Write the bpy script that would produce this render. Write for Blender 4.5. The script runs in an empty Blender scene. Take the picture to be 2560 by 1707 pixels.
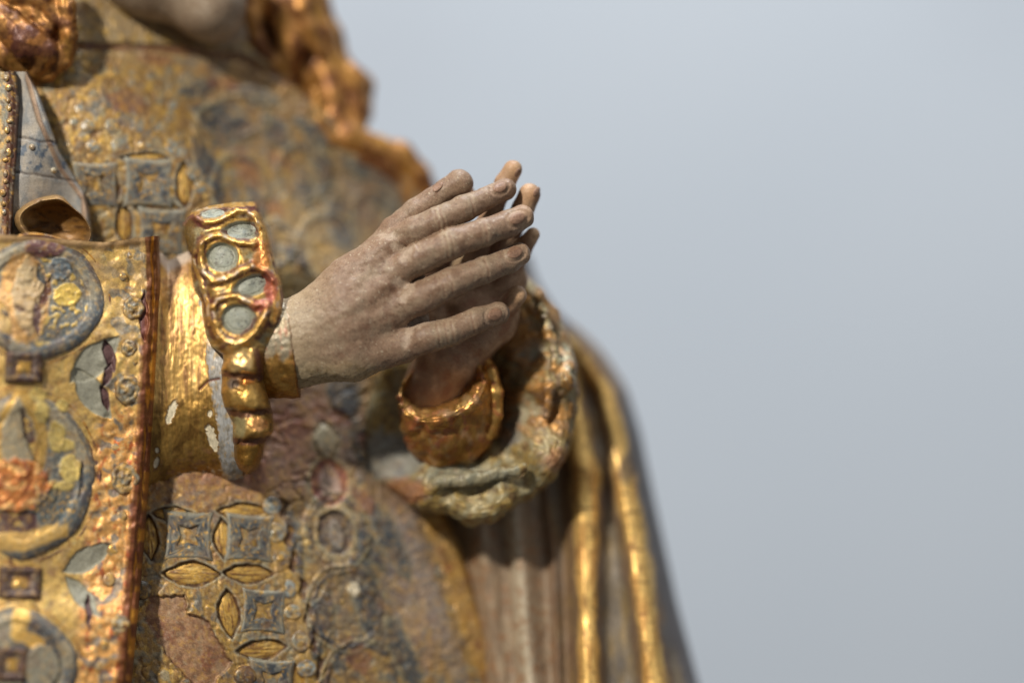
import bpy, math
import numpy as np
from mathutils import Vector

# ------------------------------------------------------------------ camera, world, lamps
S = 1e-4            # metres per unit; one unit is one pixel of the photograph in the focal plane
DP = 7200.0         # camera distance in those units
sc = bpy.context.scene
col_root = sc.collection

cam_d = bpy.data.cameras.new("camera")
cam = bpy.data.objects.new("camera", cam_d)
col_root.objects.link(cam)
cam.location = (0, -DP * S, 0)
cam.rotation_euler = (math.radians(90), 0, 0)
cam_d.sensor_width = 36
cam_d.lens = 36 * DP / 2560
cam_d.clip_start = 0.01
cam_d.clip_end = 100
cam_d.dof.use_dof = True
cam_d.dof.focus_distance = DP * S
cam_d.dof.aperture_fstop = (cam_d.lens / 1000) / 0.057
sc.camera = cam

world = bpy.data.worlds.new("World")
sc.world = world
world.use_nodes = True
bg = world.node_tree.nodes["Background"]
bg.inputs[0].default_value = (0.72, 0.70, 0.68, 1)
bg.inputs[1].default_value = 0.19
sc.view_settings.view_transform = 'Standard'
sc.view_settings.look = 'None'
sc.view_settings.gamma = 1
sc.view_settings.exposure = 0
sc.cycles.use_denoising = True
sc.cycles.max_bounces = 6


def lamp(name, loc, target, power, size, colr, size_y=None):
    d = bpy.data.lights.new(name, 'AREA')
    d.energy = power
    d.shape = 'RECTANGLE' if size_y else 'DISK'
    d.size = size
    if size_y:
        d.size_y = size_y
    d.color = colr
    o = bpy.data.objects.new(name, d)
    o.location = loc
    o.rotation_euler = (Vector(target) - Vector(loc)).to_track_quat('-Z', 'Y').to_euler()
    col_root.objects.link(o)
    return o


lamp("key_lamp", (-0.66, -1.05, 0.82), (0, 0.02, 0), 25.0, 0.085, (1.0, 0.92, 0.80))
lamp("fill_lamp", (1.1, -0.9, 0.5), (0, 0.05, 0), 2.2, 0.7, (0.93, 0.96, 1.0), 1.0)  # added fill from the right, gives the gold something to reflect
lamp("wall_fill", (0.1, 0.2, 2.4), (0.3, 2.1, -0.2), 97.0, 1.2, (0.93, 0.96, 1.0))  # added lamp for the wall alone, in place of daylight

# ------------------------------------------------------------------ numeric helpers
rng = np.random.RandomState(7)
PERM = rng.permutation(256).astype(np.int64)
PERM = np.concatenate([PERM, PERM, PERM])
GR = rng.randn(256, 3)
GR /= np.linalg.norm(GR, axis=1)[:, None]
GR = GR.astype(np.float32)


def noise(x, y, z=0.0):
    x, y = x * .839 + y * .545 + z * .31, y * .839 - x * .545 + z * .17
    x, y, z = np.broadcast_arrays(np.asarray(x, np.float32), np.asarray(y, np.float32), np.asarray(z, np.float32))
    xi = np.floor(x).astype(np.int64); yi = np.floor(y).astype(np.int64); zi = np.floor(z).astype(np.int64)
    xf = x - xi; yf = y - yi; zf = z - zi
    xi &= 255; yi &= 255; zi &= 255
    u = xf * xf * (3 - 2 * xf); v = yf * yf * (3 - 2 * yf); w = zf * zf * (3 - 2 * zf)
    out = 0
    for dx in (0, 1):
        for dy in (0, 1):
            for dz in (0, 1):
                hsh = PERM[PERM[PERM[xi + dx] + yi + dy] + ((zi + dz) & 255)]
                g = GR[hsh]
                dot = g[..., 0] * (xf - dx) + g[..., 1] * (yf - dy) + g[..., 2] * (zf - dz)
                out = out + dot * (u if dx else 1 - u) * (v if dy else 1 - v) * (w if dz else 1 - w)
    return out * 1.6


def fbm(x, y, z=0.0, o=3):
    s = 0; a = 1.0; t = 0
    for i in range(o):
        s = s + a * noise(x * 2 ** i + 17.3 * i, y * 2 ** i - 9.1 * i, z * 2 ** i + 3.7 * i)
        t += a; a *= 0.55
    return s / t * 1.5


def sst(a, b, x):
    t = np.clip((x - a) / (b - a), 0, 1)
    return t * t * (3 - 2 * t)


def lin(r, g, b):
    c = np.array([r, g, b], float) / 255
    return np.where(c <= 0.04045, c / 12.92, ((c + 0.055) / 1.055) ** 2.4)


GOLD = lin(222, 176, 92)
GOLD_PALE = lin(228, 200, 125)
ORANGE = lin(226, 140, 70)
BRONZE = lin(140, 100, 40)
BOLE = lin(128, 62, 42)
DARK = lin(66, 44, 42)
PLUM = lin(92, 66, 66)
SLATE = lin(98, 103, 108)
SLATE_D = lin(64, 70, 77)
SAGE = lin(150, 148, 130)
BLUEG = lin(150, 160, 158)
DUST = lin(184, 165, 140)
ROSE = lin(164, 122, 102)
CREAM = lin(216, 206, 180)
SKIN = lin(160, 128, 106)
SKIN_P = lin(196, 176, 146)


class Paint:
    """colour + metal + height carried together over a set of points"""
    def __init__(self, n, c, m=0.0):
        self.c = np.tile(np.asarray(c, float), (n, 1)); self.m = np.full(n, float(m)); self.h = np.zeros(n)

    def mix(self, k, c, m=None):
        k = np.clip(k, 0, 1)
        self.c = self.c * (1 - k)[:, None] + np.asarray(c)[None, :] * k[:, None]
        if m is not None:
            self.m = self.m * (1 - k) + m * k
        return self


def conv(p, d=None):
    """pixel + depth -> position (in units) of that point in the room"""
    px, py, dd = p[0], p[1], p[2]
    k = (DP + dd) / DP
    return np.array([(px - 1280) * k, dd, (853.5 - py) * k])


def conv_arr(px, py, d):
    k = (DP + d) / DP
    return np.stack([(px - 1280) * k, d + 0 * px, (853.5 - py) * k], -1)


def to_px(v):
    k = (DP + v[:, 1]) / DP
    return v[:, 0] / k + 1280, 853.5 - v[:, 2] / k


def poly(pts, y):
    pts = np.array(pts, float)
    return np.interp(y, pts[:, 1], pts[:, 0])


def smooth_poly(pts, y, n=9, w=40):
    return sum(poly(pts, y + w * (i / (n - 1) - 0.5)) for i in range(n)) / n


# ------------------------------------------------------------------ materials
def make_mat(name, rough_p=0.62, rough_m=0.30, bump=0.25, scale=900, coat=0.0, spec=0.4, grain_len=1.0):
    m = bpy.data.materials.new(name)
    m.use_nodes = True
    nt = m.node_tree; N = nt.nodes; L = nt.links
    b = N["Principled BSDF"]
    at = N.new("ShaderNodeAttribute"); at.attribute_name = "Col"
    tc = N.new("ShaderNodeTexCoord")
    mp = N.new("ShaderNodeMapping"); mp.inputs['Scale'].default_value = (1, 1, grain_len)
    L.new(tc.outputs['Object'], mp.inputs[0])
    n1 = N.new("ShaderNodeTexNoise"); n1.inputs['Scale'].default_value = scale; n1.inputs['Detail'].default_value = 4
    n1.inputs['Roughness'].default_value = 0.65
    L.new(mp.outputs[0], n1.inputs['Vector'])
    n2 = N.new("ShaderNodeTexNoise"); n2.inputs['Scale'].default_value = scale * 3.1; n2.inputs['Detail'].default_value = 2
    L.new(mp.outputs[0], n2.inputs['Vector'])
    mr = N.new("ShaderNodeMapRange"); mr.inputs[3].default_value = 0.80; mr.inputs[4].default_value = 1.2
    mr.inputs[1].default_value = 0.3; mr.inputs[2].default_value = 0.7
    L.new(n2.outputs[0], mr.inputs[0])
    mul = N.new("ShaderNodeVectorMath"); mul.operation = 'SCALE'
    L.new(at.outputs['Color'], mul.inputs[0]); L.new(mr.outputs[0], mul.inputs['Scale'])
    L.new(mul.outputs[0], b.inputs['Base Color'])
    L.new(at.outputs['Alpha'], b.inputs['Metallic'])
    r = N.new("ShaderNodeMapRange"); r.inputs[3].default_value = rough_p; r.inputs[4].default_value = rough_m
    L.new(at.outputs['Alpha'], r.inputs[0])
    ra = N.new("ShaderNodeMath"); ra.operation = 'MULTIPLY_ADD'
    L.new(n1.outputs[0], ra.inputs[0]); ra.inputs[1].default_value = 0.5
    sub = N.new("ShaderNodeMath"); sub.operation = 'SUBTRACT'; sub.inputs[1].default_value = 0.25
    L.new(r.outputs[0], sub.inputs[0]); L.new(sub.outputs[0], ra.inputs[2])
    L.new(ra.outputs[0], b.inputs['Roughness'])
    bp = N.new("ShaderNodeBump"); bp.inputs['Strength'].default_value = bump; bp.inputs['Distance'].default_value = 0.0006
    L.new(n1.outputs[0], bp.inputs['Height']); L.new(bp.outputs[0], b.inputs['Normal'])
    b.inputs['Specular IOR Level'].default_value = spec
    b.inputs['Coat Weight'].default_value = coat
    b.inputs['Coat Roughness'].default_value = 0.25
    return m


M_POLY = make_mat("worn_polychrome", 0.55, 0.42, 0.15, 900, 0.05)
M_LEAF = make_mat("burnished_gold_leaf", 0.5, 0.39, 0.18, 700, 0.05)
M_GILT = make_mat("streaked_gilding", 0.5, 0.45, 0.16, 620, 0.0, 0.4, 0.25)
M_MANTLE = make_mat("brushed_gilding", 0.55, 0.40, 0.12, 620, 0.0, 0.4, 0.25)
M_SKIN = make_mat("painted_skin", 0.52, 0.4, 0.20, 1000, 0.0, 0.35)
M_BEAD = make_mat("glazed_bead", 0.35, 0.28, 0.12, 900, 0.25)


# ------------------------------------------------------------------ object builders
def empty(name, parent=None, loc=(0, 0, 0)):
    o = bpy.data.objects.new(name, None)
    o.empty_display_size = 0.02
    o.location = loc
    col_root.objects.link(o)
    if parent:
        o.parent = parent
    return o


def mesh_obj(name, verts, faces, mat, parent=None, colr=None, metal=None, label=None):
    me = bpy.data.meshes.new(name)
    v = np.asarray(verts, float) * S
    c0 = v.mean(axis=0)
    f = np.asarray(faces, np.int32)
    k = f.shape[1]
    me.vertices.add(len(v)); me.vertices.foreach_set("co", (v - c0).astype(np.float32).ravel())
    me.loops.add(f.size); me.loops.foreach_set("vertex_index", f.ravel())
    me.polygons.add(len(f)); me.polygons.foreach_set("loop_start", np.arange(0, f.size, k, dtype=np.int32))
    me.update(calc_edges=True)
    me.polygons.foreach_set("use_smooth", np.ones(len(f), bool))
    if colr is not None:
        at = me.color_attributes.new("Col", 'FLOAT_COLOR', 'POINT')
        a = np.concatenate([np.clip(colr, 0, 1), np.clip(metal, 0, 1)[:, None]], 1).astype(np.float32)
        at.data.foreach_set("color", a.ravel())
    me.materials.append(mat)
    me.validate()
    o = bpy.data.objects.new(name, me)
    col_root.objects.link(o)
    if parent is not None:
        o.parent = parent
        pl = Vector((0, 0, 0)); q = parent
        while q is not None:
            pl += q.location; q = q.parent
        o.location = Vector(c0) - pl
    else:
        o.location = c0
    if label:
        o["label"] = label
    return o


def grid_faces(nv, nu, wrap=False):
    i = np.arange(nv - 1)[:, None]
    j = np.arange(nu if wrap else nu - 1)[None, :]
    j2 = (j + 1) % nu
    a = i * nu + j; b = i * nu + j2; c = (i + 1) * nu + j2; d = (i + 1) * nu + j
    return np.stack([a, b, c, d], -1).reshape(-1, 4)


def vert_normals(v, f):
    n = np.zeros_like(v)
    fn = np.cross(v[f[:, 2]] - v[f[:, 0]], v[f[:, 3 if f.shape[1] > 3 else 1]] - v[f[:, 1 if f.shape[1] > 3 else 0]])
    for k in range(f.shape[1]):
        for ax in range(3):
            n[:, ax] += np.bincount(f[:, k], fn[:, ax], len(v))
    return n / (np.linalg.norm(n, axis=1)[:, None] + 1e-9)


# signed distances -------------------------------------------------
def smin(a, b, k):
    h = np.clip(0.5 + 0.5 * (b - a) / k, 0, 1)
    return b * (1 - h) + a * h - k * h * (1 - h)


def cone_seg(P, a, b, ra, rb, ys=1.0):
    """distance to a tapering limb between two joints; ys > 1 flattens it in depth"""
    ax, ay, az = a; bx, by, bz = b
    px = P[0] - ax; py = (P[1] - ay) * ys; pz = P[2] - az
    dx = bx - ax; dy = (by - ay) * ys; dz = bz - az
    L2 = dx * dx + dy * dy + dz * dz + 1e-6
    t = np.clip((px * dx + py * dy + pz * dz) / L2, 0, 1)
    q = np.sqrt((px - t * dx) ** 2 + (py - t * dy) ** 2 + (pz - t * dz) ** 2)
    return q - (ra + (rb - ra) * t)


def chain(P, pts, k=8, ys=1.0):
    """pts: (px, py, depth, radius)"""
    out = None
    for p, q in zip(pts[:-1], pts[1:]):
        d = cone_seg(P, conv(p), conv(q), p[3], q[3], ys)
        out = d if out is None else smin(out, d, k)
    return out


def ell(P, c, r):
    cc = conv(c)
    q = np.sqrt(((P[0] - cc[0]) / r[0]) ** 2 + ((P[1] - cc[1]) / r[1]) ** 2 + ((P[2] - cc[2]) / r[2]) ** 2)
    return (q - 1) * min(r)


def rbox(P, c, r, a, rd):
    cc = conv(c); ca, sa = math.cos(a), math.sin(a)
    dx = P[0] - cc[0]; dz = P[2] - cc[2]
    qx = np.abs(dx * ca + dz * sa) - (r[0] - rd); qz = np.abs(dz * ca - dx * sa) - (r[2] - rd); qy = np.abs(P[1] - cc[1]) - (r[1] - rd)
    o = np.sqrt(np.maximum(qx, 0) ** 2 + np.maximum(qy, 0) ** 2 + np.maximum(qz, 0) ** 2)
    return o + np.minimum(np.maximum(np.maximum(qx, qy), qz), 0) - rd


def ell_rot(P, c, r, a):
    cc = conv(c); ca, sa = math.cos(a), math.sin(a)
    dx = P[0] - cc[0]; dz = P[2] - cc[2]
    q = np.sqrt(((dx * ca + dz * sa) / r[0]) ** 2 + ((P[1] - cc[1]) / r[1]) ** 2 + ((dz * ca - dx * sa) / r[2]) ** 2)
    return (q - 1) * min(r)


def surface_nets(fn, lo, hi, vox):
    xs = np.arange(lo[0], hi[0], vox, dtype=np.float32); ys = np.arange(lo[1], hi[1], vox, dtype=np.float32)
    zs = np.arange(lo[2], hi[2], vox, dtype=np.float32)
    X = xs[:, None, None]; Y = ys[None, :, None]; Z = zs[None, None, :]
    F = np.asarray(fn((X, Y, Z)), np.float32) + 0 * (X + Y + Z)
    sg = F < 0
    nx, ny, nz = F.shape
    acc = np.zeros((nx - 1, ny - 1, nz - 1, 3), np.float32); cnt = np.zeros((nx - 1, ny - 1, nz - 1), np.float32)
    sl = lambda d, n: slice(d, n - 1 + d)
    edges = []
    for ax in range(3):
        o1, o2 = [a for a in range(3) if a != ax]
        for da in (0, 1):
            for db in (0, 1):
                off = [0, 0, 0]; off[o1] = da; off[o2] = db
                A = (sl(off[0], nx), sl(off[1], ny), sl(off[2], nz))
                off2 = list(off); off2[ax] = 1
                B = (sl(off2[0], nx), sl(off2[1], ny), sl(off2[2], nz))
                fa = F[A]; fb = F[B]; m = sg[A] != sg[B]
                t = np.where(m, fa / np.where(m, fa - fb, 1), 0)
                cnt += m
                for c in range(3):
                    acc[..., c] += m * (off[c] + (t if c == ax else 0))
    active = cnt > 0
    idx = -np.ones(active.shape, np.int64)
    idx[active] = np.arange(active.sum())
    I = np.argwhere(active)
    v = (I + acc[active] / cnt[active][:, None]) * vox + np.array([lo[0], lo[1], lo[2]])
    faces = []
    for ax in range(3):
        o1, o2 = [(1, 2), (2, 0), (0, 1)][ax]
        a = [slice(1, n - 1) for n in (nx, ny, nz)]; b = list(a)
        a[ax] = slice(0, (nx, ny, nz)[ax] - 1); b[ax] = slice(1, (nx, ny, nz)[ax])
        sa = sg[tuple(a)]; sb = sg[tuple(b)]
        m = sa != sb
        P = np.argwhere(m)
        base = P.copy(); base[:, o1] += 1; base[:, o2] += 1   # grid index of edge start
        def cell(d1, d2):
            q = base.copy(); q[:, o1] -= d1; q[:, o2] -= d2
            return idx[q[:, 0], q[:, 1], q[:, 2]]
        quad = np.stack([cell(1, 1), cell(0, 1), cell(0, 0), cell(1, 0)], 1)
        flip = ~sa[m]
        quad[flip] = quad[flip][:, ::-1]
        faces.append(quad)
    return v.astype(float), np.concatenate(faces)


def bounds(pts, pad):
    q = np.array([conv(p) for p in pts])
    r = np.array([p[3] for p in pts])[:, None]
    return (q - r).min(0) - pad, (q + r).max(0) + pad


def relax(v, f, n=1, lam=0.5):
    for _ in range(n):
        s = np.zeros_like(v); c = np.zeros(len(v))
        k = f.shape[1]
        for i in range(k):
            a = f[:, i]; b = f[:, (i + 1) % k]
            for ax in range(3):
                s[:, ax] += np.bincount(a, v[b, ax], len(v)) + np.bincount(b, v[a, ax], len(v))
            c += np.bincount(a, minlength=len(v)) + np.bincount(b, minlength=len(v))
        v = v * (1 - lam) + lam * s / c[:, None]
    return v


def sculpt(name, fn, lo, hi, vox, paint, mat, parent, disp=None, smooth=1, label=None):
    v, f = surface_nets(fn, lo, hi, vox)
    v = relax(v, f, smooth)
    n = vert_normals(v, f)
    x, y = to_px(v)
    P = paint(x, y, v, n)
    if disp is not None:
        v = v + n * disp(x, y, v, n)[:, None]
    v = v + n * P.h[:, None]
    return mesh_obj(name, v, f, mat, parent, P.c, P.m, label)


def front_depth(fn, x, y, d0=-250, d1=400, step=5):
    """depth at which the line of sight through (x, y) meets the sculpted form"""
    d = np.full(x.shape, float(d0)); hit = np.zeros(x.shape, bool)
    for _ in range(90):
        p = conv_arr(x, y, d)
        q = fn((p[..., 0], p[..., 1], p[..., 2]))
        d = np.where(hit, d, d + np.clip(q, 0.3, 40))
        hit |= q < 0.3
    if hit.any():
        d = np.where(hit, d, d[hit].max() + 2)
    return d


# ------------------------------------------------------------------ setting: the pale wall behind
def wall_plane():
    me = bpy.data.meshes.new("wall")
    bpts = [(-4, 0, -2.5), (4, 0, -2.5), (4, 0, 2.5), (-4, 0, 2.5), (-4, .15, -2.5), (4, .15, -2.5), (4, .15, 2.5), (-4, .15, 2.5)]
    me.from_pydata(bpts, [], [(0, 1, 2, 3), (5, 4, 7, 6), (4, 0, 3, 7), (1, 5, 6, 2), (3, 2, 6, 7), (4, 5, 1, 0)])
    o = bpy.data.objects.new("wall", me); col_root.objects.link(o)
    o.location = (0, 2.1, 0)
    o["kind"] = "structure"
    m = bpy.data.materials.new("plaster"); m.use_nodes = True
    nt = m.node_tree; N = nt.nodes; L = nt.links; b = N["Principled BSDF"]
    tc = N.new("ShaderNodeTexCoord")
    n1 = N.new("ShaderNodeTexNoise"); n1.inputs['Scale'].default_value = 2.2; n1.inputs['Detail'].default_value = 3
    L.new(tc.outputs['Object'], n1.inputs['Vector'])
    cr = N.new("ShaderNodeValToRGB")
    cr.color_ramp.elements[0].position = 0.3; cr.color_ramp.elements[0].color = (0.495, 0.545, 0.60, 1)
    cr.color_ramp.elements[1].position = 0.7; cr.color_ramp.elements[1].color = (0.55, 0.593, 0.64, 1)
    L.new(n1.outputs[0], cr.inputs[0])
    prev = cr.outputs[0]
    for (sx, sz, rad, amt) in ((-.13, .30, .11, .12), (1.05 * .46, .36, .09, .16)):     # faint soft-edged darker patches on the plaster
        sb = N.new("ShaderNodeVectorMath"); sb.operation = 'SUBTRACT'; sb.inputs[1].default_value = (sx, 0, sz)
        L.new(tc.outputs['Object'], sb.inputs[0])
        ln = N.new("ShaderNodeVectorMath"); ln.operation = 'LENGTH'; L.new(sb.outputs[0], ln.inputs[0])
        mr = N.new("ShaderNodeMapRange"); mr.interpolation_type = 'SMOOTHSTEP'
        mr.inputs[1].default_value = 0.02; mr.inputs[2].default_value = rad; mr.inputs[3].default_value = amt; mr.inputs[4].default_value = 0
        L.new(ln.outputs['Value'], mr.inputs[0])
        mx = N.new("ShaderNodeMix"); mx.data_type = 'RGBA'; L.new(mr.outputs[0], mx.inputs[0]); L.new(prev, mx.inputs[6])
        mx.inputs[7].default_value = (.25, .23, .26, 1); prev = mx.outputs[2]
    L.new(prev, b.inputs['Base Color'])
    b.inputs['Roughness'].default_value = 0.85
    bp = N.new("ShaderNodeBump"); n2 = N.new("ShaderNodeTexNoise"); n2.inputs['Scale'].default_value = 60
    L.new(n2.outputs[0], bp.inputs['Height']); bp.inputs['Strength'].default_value = 0.1
    L.new(bp.outputs[0], b.inputs['Normal'])
    me.materials.append(m)


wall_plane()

statue = empty("carved_statue", None, (0, 0.02, -0.09))
statue["label"] = "gilded and painted wooden statue with praying hands and an ornate robe"
statue["category"] = "statue"


# ------------------------------------------------------------------ cloth sheets
def sheet(name, nu, nv, xy, depth, paint, mat, parent, roll_r=0, roll_l=0, nroll=6, roll_d=120, label=None):
    """a carved surface: xy(u, v) -> pixel position, depth(x, y) -> distance behind the focal plane.
    roll_*: width over which the edge turns away to give the board its thickness"""
    u = np.linspace(0, 1, nu)[None, :]; v = np.linspace(0, 1, nv)[:, None]
    x, y = xy(u + 0 * v, v + 0 * u)
    d = depth(x, y)
    xf, yf = x.ravel(), y.ravel()
    P = paint(xf, yf)
    h = P.h.reshape(x.shape)
    d2 = d - h
    cols_x = [x]; cols_y = [y]; cols_d = [d2]
    C = P.c.reshape(nv, nu, 3); Mt = P.m.reshape(nv, nu)
    cc = [C]; mm = [Mt]
    if roll_r:
        t = np.linspace(0, 1, nroll + 1)[1:]
        ex = x[:, -1:] + roll_r * np.sin(t * math.pi / 2)[None, :] * 0.5
        ed = d2[:, -1:] + roll_d * (1 - np.cos(t * math.pi / 2))[None, :]
        cols_x.append(ex); cols_y.append(y[:, -1:] + 0 * ex); cols_d.append(ed)
        cc.append(np.repeat(C[:, -1:], nroll, 1)); mm.append(np.repeat(Mt[:, -1:], nroll, 1))
    if roll_l:
        t = np.linspace(1, 0, nroll + 1)[:-1]
        ex = x[:, :1] - roll_l * np.sin(t * math.pi / 2)[None, :] * 0.5
        ed = d2[:, :1] + roll_d * (1 - np.cos(t * math.pi / 2))[None, :]
        cols_x.insert(0, ex); cols_y.insert(0, y[:, :1] + 0 * ex); cols_d.insert(0, ed)
        cc.insert(0, np.repeat(C[:, :1], nroll, 1)); mm.insert(0, np.repeat(Mt[:, :1], nroll, 1))
    X = np.concatenate(cols_x, 1); Y = np.concatenate(cols_y, 1); Dd = np.concatenate(cols_d, 1)
    V = conv_arr(X, Y, Dd).reshape(-1, 3)
    return mesh_obj(name, V, grid_faces(X.shape[0], X.shape[1]), mat, parent,
                    np.concatenate(cc, 1).reshape(-1, 3), np.concatenate(mm, 1).ravel(), label)


def patch(name, depth, cx, cy, rx, ry, height, profile, paint, mat, parent, rot=0.0, outline=None,
          nr=6, na=20, base=-7.0, label=None):
    """an applied or carved ornament that follows the surface it sits on"""
    r = np.linspace(0, 1, nr)[:, None]; th = np.linspace(0, 2 * math.pi, na, endpoint=False)[None, :]
    o = outline(th) if outline else 1.0
    lx = r * o * np.cos(th) * rx; ly = r * o * np.sin(th) * ry
    ca, sa = math.cos(rot), math.sin(rot)
    x = cx + lx * ca - ly * sa; y = cy + lx * sa + ly * ca
    rr = r + 0 * th
    tt = th + 0 * r
    h = profile(rr, tt, x, y) * height
    h = np.where(rr > 0.999, base, h)
    P = paint(x.ravel(), y.ravel(), rr.ravel(), tt.ravel())
    d = depth(x, y) - h - P.h.reshape(x.shape)
    V = conv_arr(x, y, d).reshape(-1, 3)
    return mesh_obj(name, V, grid_faces(nr, na, True), mat, parent, P.c, P.m, label)


def rbf(points, sig):
    P = np.array(points, float)

    def f(x, y):
        w = 0; s = 0
        for px, py, v in P:
            k = np.exp(-((x - px) ** 2 + (y - py) ** 2) / (2 * sig * sig)) + 1e-9
            w = w + k; s = s + k * v
        return s / w
    return f


def lens(x, y, cx, cy, hl, hw, rot=0.0):
    """1 inside a pointed lens, soft edge; returns signed 'depth' to the edge in px (positive inside)"""
    ca, sa = math.cos(rot), math.sin(rot)
    u = (x - cx) * ca + (y - cy) * sa; v = -(x - cx) * sa + (y - cy) * ca
    t = np.clip(1 - (u / hl) ** 2, -3, 1)
    return hw * t - np.abs(v)


def oval(x, y, cx, cy, rx, ry, rot=0.0):
    ca, sa = math.cos(rot), math.sin(rot)
    u = (x - cx) * ca + (y - cy) * sa; v = -(x - cx) * sa + (y - cy) * ca
    return (1 - np.sqrt((u / rx) ** 2 + (v / ry) ** 2)) * min(rx, ry)


def seg_dist(x, y, pts):
    out = None
    for (ax, ay), (bx, by) in zip(pts[:-1], pts[1:]):
        dx, dy = bx - ax, by - ay
        t = np.clip(((x - ax) * dx + (y - ay) * dy) / (dx * dx + dy * dy + 1e-6), 0, 1)
        q = np.hypot(x - ax - t * dx, y - ay - t * dy)
        out = q if out is None else np.minimum(out, q)
    return out


def worn_base(x, y, seed=0, sc_=70):
    """mottled worn gilding over bole, with dirt"""
    n = fbm(x / sc_ + seed, y / sc_ - seed, seed * 1.3, 4)
    n2 = fbm(x / 18 + seed, y / 26, 5 + seed, 3)
    n3 = fbm(x / 7, y / 9, 9 + seed, 2)
    P = Paint(len(x), lin(166, 130, 76), 0.3)
    P.mix(sst(-0.15, 0.35, n), lin(196, 158, 92), 0.45)
    P.mix(sst(.15, .4, n2) * .85, lin(228, 184, 88), 0.5)
    P.mix(sst(0.2, 0.6, -n2) * 0.65, lin(112, 78, 56), 0.1)
    P.mix(sst(0.35, 0.7, n3) * 0.5, DUST, 0.0)
    P.mix(sst(0.3, 0.65, -n3) * 0.55, DARK, 0.1)
    return P


def wear(P, x, y, k=1.0):
    """rubbing and grime that run across neighbouring motifs alike"""
    a = fbm(x / 30 + 50, y / 34, 81, 4); b = fbm(x / 13, y / 15, 83, 3); c = fbm(x / 52, y / 60, 85, 3); d = fbm(x / 6, y / 8, 87, 2)
    P.mix(sst(.16, .36, a) * .6 * k, lin(128, 98, 62), .12)
    P.mix(sst(.22, .42, -a) * .55 * k, lin(148, 140, 118), .02)
    P.mix(sst(.18, .36, b) * .6 * k, lin(214, 168, 84), .45)
    P.mix(sst(.2, .38, -b) * .75 * k, lin(74, 50, 40), .05)
    P.mix(sst(.25, .5, c) * .45 * k, lin(126, 82, 60), .08)
    P.mix(sst(.4, .6, d) * .35 * k, CREAM, 0)
    P.h += k * (1.4 * a + .4 * b)
    return P


# ------------------------------------------------------------------ torso robe
D_ROBE = rbf([(200, 300, 115), (400, 450, 150), (400, 130, 250), (200, 120, 170), (600, 140, 370), (700, 300, 410), (900, 500, 450),
              (1080, 500, 560), (400, 700, 160), (700, 700, 280), (900, 900, 330), (1100, 900, 380), (500, 1250, 105), (360, 1300, 50), (360, 1420, 20), (340, 1600, -45),
              (500, 1500, 50), (800, 1100, 180), (800, 1400, 135), (1000, 1400, 220), (1130, 1400, 320), (1000, 1650, 170),
              (1200, 1700, 300), (400, 1700, -30), (650, 1650, 70), (1050, 1150, 330), (600, 900, 220), (300, 50, 265), (430, -20, 400), (540, 20, 420),
              (700, 50, 450)], 120)

SQUARES = [(471, 1338, 66, .02), (624, 1344, 64, .05), (659, 1526, 60, .05), (678, 1702, 60, .05), (371, 457, 66, .03),
           (238, 462, 62, .0), (404, 580, 64, .05)]
LENSES = [(557, 1344, 54, 23, 1.50), (480, 1433, 76, 31, .03), (621, 1433, 66, 25, .04), (572, 1532, 64, 27, 1.45),
          (653, 1622, 66, 27, -.1), (436, 1285, 60, 20, .05), (608, 1277, 66, 20, -.02), (374, 1345, 60, 24, 1.5),
          (276, 462, 62, 22, 1.45), (392, 519, 62, 22, .02), (462, 462, 60, 22, 1.55), (360, 395, 66, 14, -.02),
          (310, 560, 56, 20, 1.5), (740, 1700, 50, 20, 1.4)]
BLUE_SHAPES = [  # slate painted leaves: (x, y, hl, hw, rot)
    (735, 1350, 90, 20, 1.35), (905, 1345, 100, 26, .95), (905, 1440, 70, 34, 1.2), (930, 1540, 110, 34, 1.2),
    (800, 1560, 95, 34, 1.75), (700, 1440, 45, 12, 1.3), (975, 1345, 120, 30, 1.1), (1120, 1440, 40, 14, .6),
    (800, 400, 70, 22, 1.1), (760, 470, 60, 20, 1.3), (830, 500, 70, 24, .9), (880, 420, 60, 20, .8), (600, 560, 70, 18, 1.4), (670, 600, 60, 18, 1.1), (780, 330, 70, 20, .7), (640, 240, 70, 22, .3), (500, 220, 60, 22, -.2), (560, 300, 90, 44, .35), (520, 420, 90, 26, 1.1), (690, 330, 60, 30, .9), (640, 500, 60, 22, 1.2),
    (850, 560, 80, 30, 1.2), (950, 470, 110, 40, .9), (1000, 560, 70, 34, 1.2), (740, 640, 40, 22, .7),
    (720, 630, 26, 18, .8), (940, 1130, 110, 46, .95), (1010, 1640, 120, 30, 1.2), (860, 980, 70, 40, 1.2)]
RED_SHAPES = [(320, 255, 60, 34, .2), (615, 420, 70, 30, 1.0), (700, 400, 40, 24, .5), (560, 210, 50, 20, 0),
              (900, 1250, 55, 30, .8), (720, 1060, 70, 36, .2), (640, 1180, 60, 40, 1.2), (830, 1040, 60, 30, .4),
              (390, 150, 60, 18, .1), (1000, 1210, 50, 30, .6), (680, 520, 40, 18, .4), (895, 1640, 55, 34, 1.2),
              (930, 1100, 40, 30, .4)]
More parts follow.
